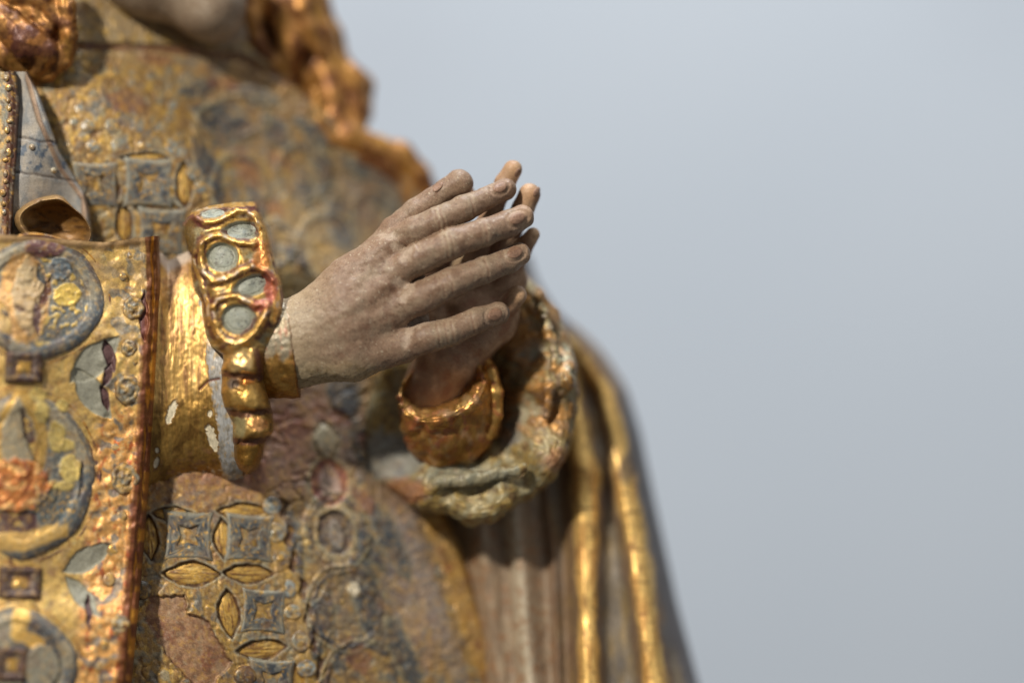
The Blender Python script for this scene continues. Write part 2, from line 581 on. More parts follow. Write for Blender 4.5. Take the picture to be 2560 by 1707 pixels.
REG = [  # broad painted zones: (x, y, rx, ry, colour, metal, strength)
    (560, 1130, 260, 150, lin(166, 118, 92), .12, .8), (760, 1080, 190, 150, lin(172, 126, 104), .06, .85),
    (990, 1380, 90, 200, lin(112, 106, 108), 0, .85), (1060, 1560, 70, 150, lin(140, 118, 104), 0, .8),
    (900, 600, 240, 190, lin(126, 108, 82), .1, .8), (740, 250, 160, 160, lin(128, 102, 70), .15, .7),
    (950, 480, 120, 90, lin(128, 126, 126), 0, .8), (330, 90, 150, 60, lin(198, 178, 138), .1, .8),
    (540, 110, 130, 50, lin(150, 130, 96), .1, .8), (600, 230, 150, 110, lin(150, 116, 76), .2, .5),
    (850, 1300, 90, 160, lin(140, 132, 110), .05, .65), (700, 950, 200, 60, lin(96, 70, 56), .05, .6),
    (930, 1120, 90, 90, lin(120, 122, 126), 0, .7), (850, 1560, 140, 160, lin(104, 106, 104), .05, .6),
    (730, 700, 90, 120, lin(160, 142, 92), .2, .6), (1000, 1270, 40, 60, lin(150, 118, 102), 0, .5)]
LOSS = [(372, 1490), (460, 1485), (470, 1530), (520, 1552), (549, 1606), (578, 1655), (540, 1707), (480, 1707), (425, 1650), (388, 1590), (362, 1545)]


def in_poly(x, y, pts):
    c = np.zeros(x.shape, bool)
    n = len(pts)
    for i in range(n):
        x1, y1 = pts[i]; x2, y2 = pts[(i + 1) % n]
        k = ((y1 > y) != (y2 > y)) & (x < (x2 - x1) * (y - y1) / (y2 - y1 + 1e-9) + x1)
        c ^= k
    return c


def poly_sd(x, y, pts):
    q = seg_dist(x, y, list(pts) + [pts[0]])
    return np.where(in_poly(x, y, pts), q, -q)


HEM = [(1040, 1180), (1080, 1250), (1108, 1320), (1140, 1400), (1165, 1480), (1190, 1560), (1222, 1640), (1250, 1720), (1275, 1800)]


def robe_paint(x, y):
    wx = x + 5 * fbm(x / 40, y / 40, 1.0, 2); wy = y + 5 * fbm(x / 40, y / 40, 7.0, 2)
    P = worn_base(x, y, 0.0)
    # coarse vertical rub marks
    st = fbm(x / 7, y / 60, 3.3, 2)
    P.mix(sst(.1, .5, st) * .35, GOLD_PALE, .4)
    # chased rings and scrolls over the whole cloth
    sc1 = np.abs(fbm((.8 * x + .6 * y) / 52 + 3, (.8 * y - .6 * x) / 52, 4.47, 2) - .12)
    P.h += 3.0 * sst(0.04, 0.14, sc1)
    P.mix((1 - sst(0.02, 0.07, sc1)) * .6 * sst(-.3, .2, fbm(x / 60, y / 60, 91, 2)), lin(92, 62, 46), .05)
    pk = fbm(x / 30 + 9, y / 30, 14.4, 2)
    P.mix(sst(.25, .4, pk) * .8, lin(146, 140, 116), .0)
    P.mix(sst(.3, .45, fbm(x / 34, y / 34 + 4, 24.4, 2)) * .75, lin(112, 118, 118), .0)
    for (cx, cy, rx, ry, c, m, s) in REG:
        w = s * np.exp(-1.1 * (((x - cx) / rx) ** 2 + ((y - cy) / ry) ** 2) ** 1.3)
        w = w * np.clip(1 + .9 * fbm(x / 32, y / 40, cx * .01, 3), 0.15, 1.25)
        P.mix(w, c, m)
    for (cx, cy, a, b, r) in BLUE_SHAPES:
        q = lens(wx, wy, cx, cy, a, b, r)
        P.h += 4 * sst(-2, 5, q)
        P.mix(sst(-9, -3, q) * .5, lin(150, 140, 108), .1)
        br = np.clip(1.0 + 1.1 * fbm(x / 26, y / 26, 22, 3), .2, 1)
        P.mix(sst(-2, 2, q + 8 * fbm(x / 16, y / 16, 2, 2)) * br, lin(112, 114, 108), 0)
        P.mix(sst(2, 10, q + 8 * fbm(x / 12, y / 12, 12, 2)) * .85 * br, lin(58, 66, 74), 0)
    for (cx, cy, a, b, r) in RED_SHAPES:
        q = lens(wx, wy, cx, cy, a, b, r)
        P.mix(sst(-2, 8, q + 12 * fbm(x / 20, y / 20, 2.2, 3)) * .6, lin(136, 76, 56), .05)
    # lattice of recessed petals
    for (cx, cy, a, b, r) in LENSES:
        q = lens(wx, wy, cx, cy, a, b, r)
        P.mix(sst(-9, -5, q) * .7, lin(168, 166, 146), 0)
        P.h -= 13 * sst(-3, 6, q)
        P.mix(sst(-3, 0, q), lin(70, 48, 34), .1)
    # scalloped border of dark drops beside the lattice
    bx = poly([(700, 1240), (716, 1300), (724, 1350), (736, 1420), (762, 1480), (772, 1540), (788, 1600), (804, 1720)], y)
    ph = (y - 1240) / 66.0
    q = 9 - np.abs(wx - bx - 7 * np.sin(ph * 2 * math.pi)) - 22 * np.clip(np.abs((ph % 1) - .5) * 2 - .55, 0, 1)
    q = np.where(y > 1232, q, -20)
    P.h -= 8 * sst(-1, 4, q)
    P.mix(sst(-1, 2, q), lin(78, 50, 36), .1)
    P.mix(sst(30, 14, np.abs(x - bx + 36)) * sst(1210, 1260, y) * .55, GOLD, .55)
    # oval settings down the middle band
    for (cx, cy, rx, ry, c, dep) in ((816, 1106, 26, 40, lin(178, 166, 134), -5), (824, 1206, 46, 60, lin(152, 92, 76), 6),
                                     (840, 1330, 44, 56, lin(96, 88, 84), 10)):
        q = oval(wx, wy, cx, cy, rx, ry, -.15)
        P.mix(sst(-16, -5, q) * .85, lin(166, 152, 118), .05)
        P.h += -dep * sst(-2, 4, q)
        P.mix(sst(-2, 1, q), c, 0)
    q = oval(wx, wy, 824, 1206, 24, 42, -.2); P.mix(sst(-3, 3, q), lin(186, 156, 140), 0)
    q = oval(wx, wy, 842, 1338, 18, 38, -.2); P.h += 8 * sst(-3, 3, q); P.mix(sst(-3, 3, q), lin(140, 136, 130), 0)
    q = oval(wx, wy, 886, 1474, 13, 20, -.5); P.h += 5 * sst(-2, 2, q); P.mix(sst(-2, 1, q), CREAM, 0)
    for (cx, cy, rx, ry) in ((842, 1330, 78, 100), (868, 1520, 100, 110), (905, 1700, 100, 100), (580, 300, 96, 60), (600, 470, 70, 90), (820, 620, 80, 90), (760, 430, 70, 70), (690, 610, 46, 60), (940, 560, 60, 90)):
        for rr_, wd, c in ((1.0, 6, lin(150, 142, 112)), (.86, 7, SLATE_D)):
            q = oval(wx, wy, cx, cy, rx * rr_, ry * rr_, -.2)
            P.h += 3 * (1 - sst(wd * .5, wd, np.abs(q)))
            P.mix((1 - sst(wd * .5, wd, np.abs(q))) * np.clip(.6 + fbm(x / 24, y / 24, 4, 2), 0, 1), c, .05)
    # gesso loss, lower left
    ld = poly_sd(x + 7 * fbm(x / 22, y / 22, 5, 3), y + 7 * fbm(x / 22, y / 22, 8, 3), LOSS)
    k = sst(-1, 2, ld)
    P.h = P.h * (1 - k) - 7 * k
    P.mix(k, lin(166, 126, 92), .02)
    P.mix(k * sst(-.1, .5, fbm(x / 50 + 2, y / 50, 3, 3)) * .8, lin(130, 80, 58), .02)
    P.mix(k * sst(.1, .5, fbm(x / 14 + 2, y / 14, 3, 3)) * .5, lin(188, 156, 118), .02)
    P.mix(sst(5, 1, np.abs(ld)) * .6, lin(104, 62, 44), .1)
    # neck band above, a dark red hollow line under the collar
    cy_ = poly([(0, 0)], y) * 0 + np.interp(x, [0, 190, 400, 600, 760], [110, 112, 118, 142, 220])
    P.mix(sst(0, -10, y - cy_) * .85, lin(172, 152, 116), .1)
    P.mix(sst(0, -10, y - cy_) * sst(300, 620, x) * .7, lin(112, 92, 66), .05)
    P.mix(sst(0, -10, y - cy_) * sst(.1, .4, fbm(x / 24, y / 24, 44, 3)) * .8, lin(200, 166, 92), .4)
    P.mix((1 - sst(5, 12, np.abs(y - cy_ - 4))) * .85, lin(110, 62, 46), .1)
    P.h -= 10 * (1 - sst(5, 14, np.abs(y - cy_ - 4)))
    # gilded hem on the right edge below the cuff
    hx = poly(HEM, y)
    q = hx - x
    k = sst(1230, 1330, y) * sst(52, 30, q + 8 * fbm(x / 20, y / 30, 2, 2))
    P.mix(k * .9, lin(220, 172, 92), .5)
    P.h += 5 * k
    P.mix(k * sst(.1, .5, fbm(x / 16, y / 40, 6, 3)) * .8, BOLE, .2)
    k2 = sst(1230, 1330, y) * sst(130, 100, q) * sst(56, 74, q)
    P.mix(k2 * .7, lin(150, 140, 134), 0)
    # broad soft folds toward the right
    P.h += 14 * np.sin((x - .32 * (y - 1300)) / 38.0) * sst(900, 1010, x) * sst(1220, 1330, y)
    P.mix(sst(-.1, .5, fbm(x / 90, y / 90, 71, 4)) * .35, lin(140, 116, 88), .05)
    P.mix(sst(.1, .5, fbm(x / 40, y / 40, 75, 4)) * .35, lin(120, 92, 66), .1)
    P.h += .5 * fbm(x / 10, y / 12, 4, 2) + 2.0 * fbm(x / 26, y / 26, 14, 2)
    wear(P, x, y, .5)
    P.c *= .86
    return P


def robe_xy(u, v):
    y = -60 + v * 1840
    xr = smooth_poly([(560, -60), (600, 100), (700, 200), (820, 300), (900, 400), (1020, 450), (1105, 520), (1150, 620),
                      (1170, 760), (1150, 900), (1120, 1050), (1060, 1180)] + HEM[1:], y)
    xl = -60 + 0 * y
    return xl + (xr - xl) * u, y


robe = sheet("robe", 440, 640, robe_xy, D_ROBE, robe_paint, M_POLY, statue, roll_r=60, roll_d=160)


def concave_sq(p=0.86):
    def f(th):
        t = th + math.pi / 4
        return (np.abs(np.cos(t)) ** p + np.abs(np.sin(t)) ** p) ** (-1 / p)
    return f


def sq_paint(seed):
    def f(x, y, r, t):
        P = Paint(len(x), lin(104, 106, 102), 0)
        P.mix(sst(-.15, .25, fbm(x / 22 + seed, y / 22, seed, 3)) * .9, lin(58, 66, 76))
        P.mix(sst(.1, .4, fbm(x / 30 + seed, y / 30, seed + 8, 3)) * .6, lin(132, 106, 72), .1)
        P.mix(sst(.1, .5, fbm(x / 16 + seed, y / 16, seed + 5, 3)) * .7, lin(150, 146, 130))
        P.mix(sst(.72, .92, r) * .75, lin(164, 162, 146))
        P.mix(sst(.3, .22, r), lin(186, 138, 62), .6)
        P.mix(sst(.42, .5, fbm(x / 7 + seed, y / 12, 3, 2)) * .8, GOLD, .6)
        P.h += 1.5 * fbm(x / 9, y / 9, seed, 2)
        wear(P, x, y, .35); P.c *= .86
        return P
    return f


def sq_prof(r, t, x, y):
    pit = sst(.40, .26, r * (1 + .12 * np.cos(4 * (t)))) * 1.3
    return sst(1.0, .84, r) * 1.0 - pit


for i, (cx, cy, s, rot) in enumerate(SQUARES):
    patch("raised_square", D_ROBE, cx, cy, s * 1.42, s * 1.42, 7, sq_prof, sq_paint(i * 3.1), M_POLY, robe, rot,
          concave_sq(), nr=26, na=64)


def petal_paint(seed, rot):
    def f(x, y, r, t):
        ca, sa = math.cos(rot), math.sin(rot)
        u = x * ca + y * sa; v = -x * sa + y * ca
        P = Paint(len(x), lin(204, 162, 80), .4)
        n = fbm(u / 40 + seed, v / 4.5, seed, 3)
        P.mix(sst(.0, .4, n) * .9, lin(104, 66, 44), .2)
        P.mix(sst(.1, .5, -n) * .5, GOLD_PALE, .4)
        P.mix(sst(.2, .6, fbm(u / 14, v / 10, 5 + seed, 2)) * .6, lin(120, 84, 40), .2)
        P.h += 1.6 * n
        wear(P, x, y, .5)
        return P
    return f


def lens_outline(ratio):
    def f(th):
        c = np.abs(np.cos(th)); s = np.abs(np.sin(th))
        # unit lens |v| = 1-u^2  in polar form
        r = np.where(c > 1e-3, (-s + np.sqrt(s * s + 4 * c * c)) / (2 * c * c + 1e-9), 1.0)
        return np.clip(r, 0, 1)
    return f


for i, (cx, cy, a, b, r) in enumerate(LENSES):
    patch("petal", lambda x, y: D_ROBE(x, y) + 11, cx, cy, a * .97, b * .93, 6, lambda rr, t, x, y: np.sqrt(np.clip(1 - rr * rr, 0, 1)),
          petal_paint(i * 1.7, r), M_POLY, robe, r, lens_outline(b / a), nr=12, na=40, base=-3)


def bead_paint(seed, base=SAGE, gilt=.5):
    def f(x, y, r, t):
        P = Paint(len(x), base * .8, .05)
        n = fbm(x / 14 + seed, y / 14, seed, 3)
        P.mix(sst(.0, .4, fbm(x / 20 + seed, y / 20, seed + 3, 3)) * .6, lin(128, 98, 62), .15)
        P.h += 1.6 * n
        P.mix(sst(-.05, .35, n) * gilt * 1.4, GOLD, .6)
        P.mix(sst(.25, .55, -n) * .6, lin(140, 150, 150), 0)
        P.mix(sst(.78, .95, r) * .7, lin(96, 62, 42), .1)
        wear(P, x, y, .7)
        return P
    return f


dome = lambda r, t, x, y: np.sqrt(np.clip(1.02 - r * r, 0, 1))
ringd = lambda r, t, x, y: (.9 * np.sqrt(np.clip(1.02 - r * r, 0, 1)) - .28 * np.exp(-((r - .5) / .13) ** 2)) * (1 + .35 * fbm(x / 14, y / 14, 3, 2))

BEADS = [(681, 1264, 26), (690, 1331, 27), (702, 1395, 24), (722, 1472, 22), (733, 1529, 26), (752, 1603, 27), (767, 1670, 28),
         (355, 1470, 24), (165, 378, 24), (232, 367, 22), (295, 364, 22), (363, 360, 21), (432, 364, 21), (220, 316, 22),
         (280, 314, 21), (343, 314, 21), (404, 318, 20), (430, 230, 15), (432, 262, 15), (425, 290, 16), (470, 190, 17),
         (330, 205, 14), (285, 180, 14), (235, 235, 15), (200, 270, 15), (185, 305, 14), (485, 430, 20), (500, 470, 18),
         (375, 190, 13), (495, 540, 19), (455, 380, 18), (450, 340, 16), (610, 1700, 30), (1010, 1430, 16), (1030, 1490, 16),
         (1050, 1550, 17), (1068, 1610, 16), (1085, 1670, 16), (985, 1370, 15), (775, 480, 16), (790, 540, 16), (765, 590, 15),
         (640, 250, 18), (600, 640, 22), (560, 560, 20), (690, 560, 20), (715, 490, 18)]
for i, (cx, cy, r) in enumerate(BEADS):
    patch("bead", D_ROBE, cx, cy, r, r * (1 + .2 * math.sin(i * 2.7)), r * .3, ringd if r > 23 else dome,
          bead_paint(i * 2.3, SAGE if i % 3 else BLUEG, .25 + .5 * ((i * 7) % 5) / 5), M_BEAD, robe, nr=9, na=20)
patch("cabochon", D_ROBE, 357, 1474, 27, 27, 12, dome, bead_paint(9, lin(92, 84, 66), .1), M_BEAD, robe, nr=9, na=24)
patch("cabochon", D_ROBE, 613, 1690, 32, 30, 15, dome, bead_paint(19, lin(92, 86, 74), .1), M_BEAD, robe, nr=9, na=24)


# ------------------------------------------------------------------ left sleeve panel with medallions
EDGE = [(384, 560), (386, 620), (390, 700), (384, 820), (378, 930), (372, 1060), (362, 1180), (352, 1300), (340, 1450), (326, 1600), (312, 1760)]
D_PANEL = rbf([(0, 600, -120), (0, 900, -190), (0, 1300, -180), (0, 1700, -215), (200, 600, -60), (200, 900, -100), (200, 1300, -110),
               (200, 1700, -165), (330, 620, -10), (330, 900, -45), (330, 1300, -62), (330, 1700, -125), (400, 700, 0), (400, 1200, -30),
               (-120, 900, -150), (-120, 1400, -160)], 95)


def panel_paint(x, y):
    wx = x + 4 * fbm(x / 30, y / 30, 1.0, 2); wy = y + 4 * fbm(x / 30, y / 30, 7.0, 2)
    P = Paint(len(x), lin(214, 178, 104), .35)
    n = fbm(x / 36, y / 44, 2, 4); n2 = fbm(x / 15, y / 26, 12, 4)
    P.mix(sst(.0, .5, n) * .8, lin(178, 146, 102), .1)
    P.mix(sst(.2, .6, n2) * .6, lin(150, 104, 66), .2)
    P.mix(sst(.15, .6, -n2) * .6, GOLD_PALE, .55)
    # orange worn gilding lower down the border
    ex = poly(EDGE, y)
    b = sst(150, 110, ex - x)
    k = b * sst(980, 1100, y)
    P.mix(k * .9, lin(240, 178, 104), .45)
    P.mix(k * sst(.1, .45, fbm(x / 20, y / 34, 30, 3)), lin(200, 108, 58), .35)
    P.mix(k * sst(.05, .4, -fbm(x / 16, y / 16, 33, 3)) * .8, lin(246, 204, 140), .5)
    P.mix(b * sst(.2, .3, fbm(x / 34 + 5, y / 34, 41, 2)) * .8, lin(92, 104, 108), 0)
    P.h += b * (7 * fbm(x / 36, y / 36, 33, 2) + 2)
    wear(P, x, y, .5)
    P.mix(sst(1010, 720, y) * sst(-.25, .25, fbm(x / 44, y / 44, 93, 4)) * .6, lin(178, 150, 108), .08)
    # dust on the top rolled rim
    ty = 12 + 9 * np.sin(x / 70)
    tt = y - np.interp(x, [-60, 60, 150, 260, 340, 400], [585, 590, 598, 606, 596, 588])
    P.mix(sst(26, 8, tt) * .85, lin(166, 134, 96), .1)
    P.h += 8 * sst(24, 6, tt)
    # recessed spandrels with sage leaves and plum hollows
    for (cx, cy, a, bb, r, c) in ((236, 900, 84, 38, -.75, SAGE), (232, 985, 78, 34, .95, SAGE), (218, 1396, 72, 30, -.5, SAGE),
                                  (206, 1490, 66, 22, .9, SAGE)):
        q = lens(wx, wy, cx, cy, a, bb, r)
        P.h -= 6 * sst(-2, 4, q)
        P.mix(sst(-1, 2, q), c * 1.05, 0); P.mix(sst(2, 10, q + 9 * fbm(x / 20, y / 20, 5, 3)) * .5, lin(128, 128, 118), 0)
    for (cx, cy, a, bb, r) in ((274, 890, 44, 15, 1.25), (270, 935, 36, 12, 1.9), (262, 995, 34, 11, 1.3), (222, 1130, 34, 10, 1.4),
                               (360, 790, 66, 13, 1.57), (222, 1530, 50, 8, 1.5)):
        q = lens(wx, wy, cx, cy, a, bb, r)
        P.h -= 9 * sst(-1, 3, q); P.mix(sst(-1, 1, q), PLUM, 0)
    # bevelled outer edge, bole showing through
    e = ex - x
    P.mix(sst(34, 28, e) * .55 * sst(640, 900, y), BOLE, .35)
    P.mix(sst(26, 20, e + 3 * fbm(x / 8, y / 50, 7, 2)) * .85, lin(112, 60, 34), .4)
    P.mix(sst(14, 8, e) * sst(.0, .3, fbm(x / 8, y / 70, 9, 2)), lin(200, 140, 52), .6)
    P.h += 5 * sst(36, 28, e) - 16 * sst(14, 0, e)
    P.h += .6 * fbm(x / 8, y / 8, 4, 2) + 3 * fbm(x / 40, y / 40, 4, 2)
    return P


def panel_xy(u, v):
    xx = -100 + u * 500
    yt = np.interp(xx, [-100, 60, 150, 260, 340, 400], [580, 590, 598, 606, 596, 588])
    y = yt + (1790 - yt) * v
    xr = poly(EDGE, y)
    x = -100 + (xr + 100) * u
    yt = np.interp(x, [-100, 60, 150, 260, 340, 400], [580, 590, 598, 606, 596, 588])
    y = yt + (1790 - yt) * v
    return x, y


panel = sheet("sleeve_panel", 230, 520, panel_xy, D_PANEL, panel_paint, M_POLY, statue, roll_r=26, roll_d=110)


def mandorla_outline(px_=.8, sgn=1):
    def f(th):
        # pointed at top and bottom
        c = np.abs(np.cos(th)); s = np.abs(np.sin(th))
        q = 1.0 / (c ** 2 + s ** 2) ** .5
        pt = 1.0 / (c ** 1.5 + s ** 1.5) ** (1 / 1.5)
        w = (np.clip(np.sin(th) * sgn, 0, 1) ** 2) if sgn else np.sin(th) ** 4 * .8
        return q * (1 - w) + pt * w + .012 * np.sin(7 * th + px_)
    return f


def med_paint(kind):
    def f(x, y, r, t):
        wx = x + 5 * fbm(x / 26, y / 26, 3, 2); wy = y + 5 * fbm(x / 26, y / 26, 6, 2)
        P = Paint(len(x), lin(146, 138, 118), 0)
        P.mix(sst(-.1, .35, fbm(x / 55 + kind, y / 70, kind, 2)) * .8, lin(96, 102, 104), 0)
        P.mix(sst(.2, -.1, np.cos(t - .9) * 0 + np.abs(((t / math.pi) % 2) - .25) - .25) * .75, lin(82, 94, 104), 0)
        P.mix(sst(.25, .5, fbm(x / 30 + kind, y / 30, kind + 7, 3)) * .5, lin(168, 150, 118), 0)
        # rim: dark red groove and gold line
        P.mix(sst(.905, .93, r), lin(92, 54, 46), .1)
        P.mix(sst(.955, .985, r) * sst(-.2, .2, fbm(x / 30, y / 30, 5, 2)), lin(206, 150, 70), .5)
        P.mix((1 - sst(.012, .04, np.abs(r - .88))) * .6, SLATE_D, 0)
        inn = sst(.70, .66, r + .04 * fbm(x / 20, y / 20, 6, 2))
        P.mix(inn * .6, lin(108, 112, 108), 0)
        P.mix((1 - sst(.01, .03, np.abs(r - .69))) * .5, SLATE_D, 0)
        if kind == 1:
            fl = sst(.16, .24, fbm(x / 17 + 2, y / 17, 8, 2)) * inn
            P.mix(fl * .95, lin(222, 188, 104), .5); P.h += 2.5 * fl
            q = oval(wx, wy, 60, 745, 62, 112); P.mix(sst(-4, 3, q) * .9, lin(206, 158, 96), .4)
            q = oval(wx, wy, 168, 738, 33, 28); P.mix(sst(-2, 1, q), lin(226, 192, 98), .5); P.h += 3 * sst(-2, 1, q)
            for q, c, hh in ((lens(wx, wy, 72, 742, 104, 42, 1.55), lin(182, 156, 116), 1.5), (oval(wx, wy, 60, 690, 24, 30), lin(180, 158, 120), 1),
                             (oval(wx, wy, 150, 672, 28, 30), lin(104, 116, 124), 4), (lens(wx, wy, 104, 690, 32, 8, 1.3), SLATE_D, -4),
                             (lens(wx, wy, 112, 740, 44, 12, 1.9), lin(96, 60, 48), -5), (lens(wx, wy, 92, 800, 50, 10, 1.5), PLUM, -5),
                             (lens(wx, wy, 10, 810, 60, 20, 1.35), SLATE_D, -8), (lens(wx, wy, 50, 772, 18, 7, .6), lin(96, 74, 60), -5)):
                k = sst(-2, 2, q); P.h += hh * k; P.mix(k, c, 0)
            k = sst(-3, 3, np.minimum(oval(wx, wy, 112, 618, 52, 26), 60)); P.mix(k, lin(98, 66, 66), 0); P.h += 3 * k
        elif kind == 2:
            q = lens(wx, wy, 52, 1110, 150, 66, 1.57); P.mix(sst(-4, 2, q), lin(210, 170, 92), .5)
            q = lens(wx, wy, 46, 1110, 118, 44, 1.57); k = sst(-2, 2, q); P.mix(k, lin(156, 146, 122), 0); P.h += 3 * k
            q = lens(wx, wy, 74, 1090, 80, 11, 1.3); k = sst(-2, 2, q); P.mix(k, lin(84, 56, 54), 0); P.h -= 9 * k
            for (cx, cy, rx, ry) in ((142, 1090, 20, 36), (168, 1112, 18, 14), (176, 1172, 26, 34), (94, 985, 22, 18), (156, 1012, 14, 16), (104, 1030, 18, 26),
                                     (130, 1230, 12, 26), (160, 1215, 22, 10)):
                q = oval(wx + 4 * fbm(x / 9, y / 9, 5, 2), wy, cx, cy, rx, ry); k = sst(-3, 1, q)
                P.mix(k, lin(226, 200, 120), .45); P.h += 3 * k
            q = oval(wx + 9 * fbm(x / 14, y / 14, 5, 3), wy + 9 * fbm(x / 14, y / 14, 25, 3), 40, 1212, 86, 66); k = sst(-2, 2, q)
            P.mix(k, lin(222, 140, 76), .5); P.mix(k * sst(.0, .35, fbm(x / 26, y / 24, 2, 4)), lin(176, 88, 48), .3)
            P.mix(k * sst(.0, .35, -fbm(x / 26, y / 20, 12, 4)) * .8, lin(248, 200, 130), .5)
            P.h += k * (5 + 5 * fbm(x / 24, y / 24, 2, 3))
            q = np.minimum(92 - x, 26 - np.abs(wy - 1306)); k = sst(-3, 2, q); P.mix(k, PLUM, 0); P.h -= 5 * k
            q = np.minimum(150 - np.abs(x - 20), 22 - np.abs(wy - 1354 + .35 * np.clip(x - 60, 0, 100))); k = sst(-4, 3, q); P.mix(k, lin(232, 190, 112), .5)
            q = lens(wx, wy, 205, 1200, 50, 6, 1.62); k = sst(-2, 2, q); P.mix(k, SLATE_D, 0); P.h -= 6 * k
            q = oval(wx, wy, 138, 1270, 52, 46, .3); P.mix(sst(-4, 6, q) * .9, lin(84, 96, 100), 0)
            P.mix(sst(-4, 6, q) * sst(.3, .4, fbm(x / 9, y / 9, 77, 2)), GOLD, .5)
        else:
            P.mix(inn, lin(132, 128, 112), 0)
            q = lens(wx, wy, 88, 1640, 120, 60, 1.4); k = sst(-3, 3, q); P.mix(k, SLATE_D * 1.3, 0)
            q = oval(wx, wy, 52, 1545, 22, 60, .2); P.mix(sst(-3, 3, q), lin(228, 188, 106), .5)
            q = oval(wx, wy, 80, 1600, 40, 18, .4); P.mix(sst(-3, 3, q), lin(226, 180, 96), .5)
            q = oval(wx, wy, 104, 1670, 44, 60, .1); k = sst(-3, 3, q); P.mix(k, lin(142, 138, 122), 0); P.h += 6 * k
        P.mix(sst(.45, .6, fbm(x / 5, y / 5, 91, 2)) * .5, CREAM, 0)
        wear(P, x, y, .45)
        P.h += 1.2 * fbm(x / 12, y / 12, 55, 2)
        return P
    return f


def med_prof(r, t, x, y):
    return .45 * sst(1.0, .975, r) - .6 * (1 - sst(.02, .05, np.abs(r - .945))) + .55 * sst(.92, .80, r) - .5 * sst(.74, .66, r)


for kind, (cx, cy, rx, ry) in ((1, (92, 752, 184, 168)), (2, (60, 1188, 192, 232)), (3, (40, 1670, 168, 172))):
    patch("medallion", D_PANEL, cx, cy, rx, ry, 12, med_prof, med_paint(kind), M_POLY, panel, 0, mandorla_outline(kind, {1: 1, 2: 0, 3: -1}[kind]), nr=90, na=200, base=-4)


def boss_paint(seed):
    def f(x, y, r, t):
        P = Paint(len(x), lin(84, 66, 62), .05)
        P.mix(sst(-.1, .4, fbm(x / 16 + seed, y / 16, seed, 2)) * .6, lin(104, 76, 72), 0)
        P.mix((1 - sst(.04, .12, np.abs(r - .52))) * .6, lin(116, 100, 92), 0)
        P.mix(sst(.36, .28, r + .1 * fbm(x / 12, y / 12, 3, 2)), lin(222, 176, 90), .5)
        wear(P, x, y, .6); P.c *= .85
        return P
    return f


sq_out = lambda th: 1 / np.maximum(np.abs(np.cos(th)), np.abs(np.sin(th))) ** .97
boss_prof = lambda r, t, x, y: sst(1.0, .80, r) - .4 * sst(.66, .42, r) + .12 * fbm(x / 16, y / 16, 5, 2)
for i, (cx, cy, hx, hy) in enumerate(((60, 917, 50, 42), (50, 1456, 56, 42), (30, 1660, 42, 46))):
    patch("square_boss", D_PANEL, cx, cy, hx, hy, 15, boss_prof, boss_paint(i * 4.0), M_POLY, panel, .02, sq_out, nr=24, na=64)
    patch("gilt_stud", lambda x, y: D_PANEL(x, y) - 6, cx - 6, cy + 6, hx * .30, hy * .33, 7, dome, bead_paint(i + .5, lin(226, 180, 92), 1), M_BEAD, panel, -.3, nr=7, na=16)

flower = lambda th: .95 + .04 * np.cos(th * 7) + .03 * np.cos(th * 3)
for i, (cx, cy, r) in enumerate(((333, 770, 30), (320, 974, 38), (312, 1196, 40), (300, 1560, 26), (322, 870, 22))):
    patch("rosette", D_PANEL, cx, cy, r, r * 1.1, 15, ringd, bead_paint(i * 3.3, lin(150, 140, 116), .4), M_POLY, panel, 0, flower, nr=16, na=48)
for i, (cx, cy, r) in enumerate(((308, 692, 11), (326, 640, 11), (354, 652, 10), (335, 905, 11), (283, 1376, 17), (304, 1290, 15), (272, 1448, 18), (262, 1614, 13), (288, 1120, 13), (246, 1665, 13))):
    patch("bead", D_PANEL, cx, cy, r, r * 1.1, r * .45, dome, bead_paint(i * 1.3, lin(212, 180, 128) if cy > 1050 else lin(168, 158, 134), .6), M_BEAD, panel, nr=8, na=18)


# ------------------------------------------------------------------ forearm sleeve (gilded, streaked)
def fore_top(x):
    return np.interp(x, [340, 395, 420, 470, 520, 620], [600, 622, 652, 628, 640, 680])


def fore_bot(x):
    return np.interp(x, [340, 390, 450, 520, 570, 620], [1262, 1238, 1212, 1194, 1204, 1190])


def d_fore(x, y):
    t = (y - (fore_top(x) + fore_bot(x)) / 2) / ((fore_bot(x) - fore_top(x)) / 2)
    t = np.clip(t, -1, 1)
    t = np.where(t < .36, (t - .36) / 1.36, (t - .36) / .64)
    return 12 + 150 * (1 - np.sqrt(np.clip(1 - t * t * .98, 0, 1))) - 26 * np.abs((x - 470) / 110) ** 2


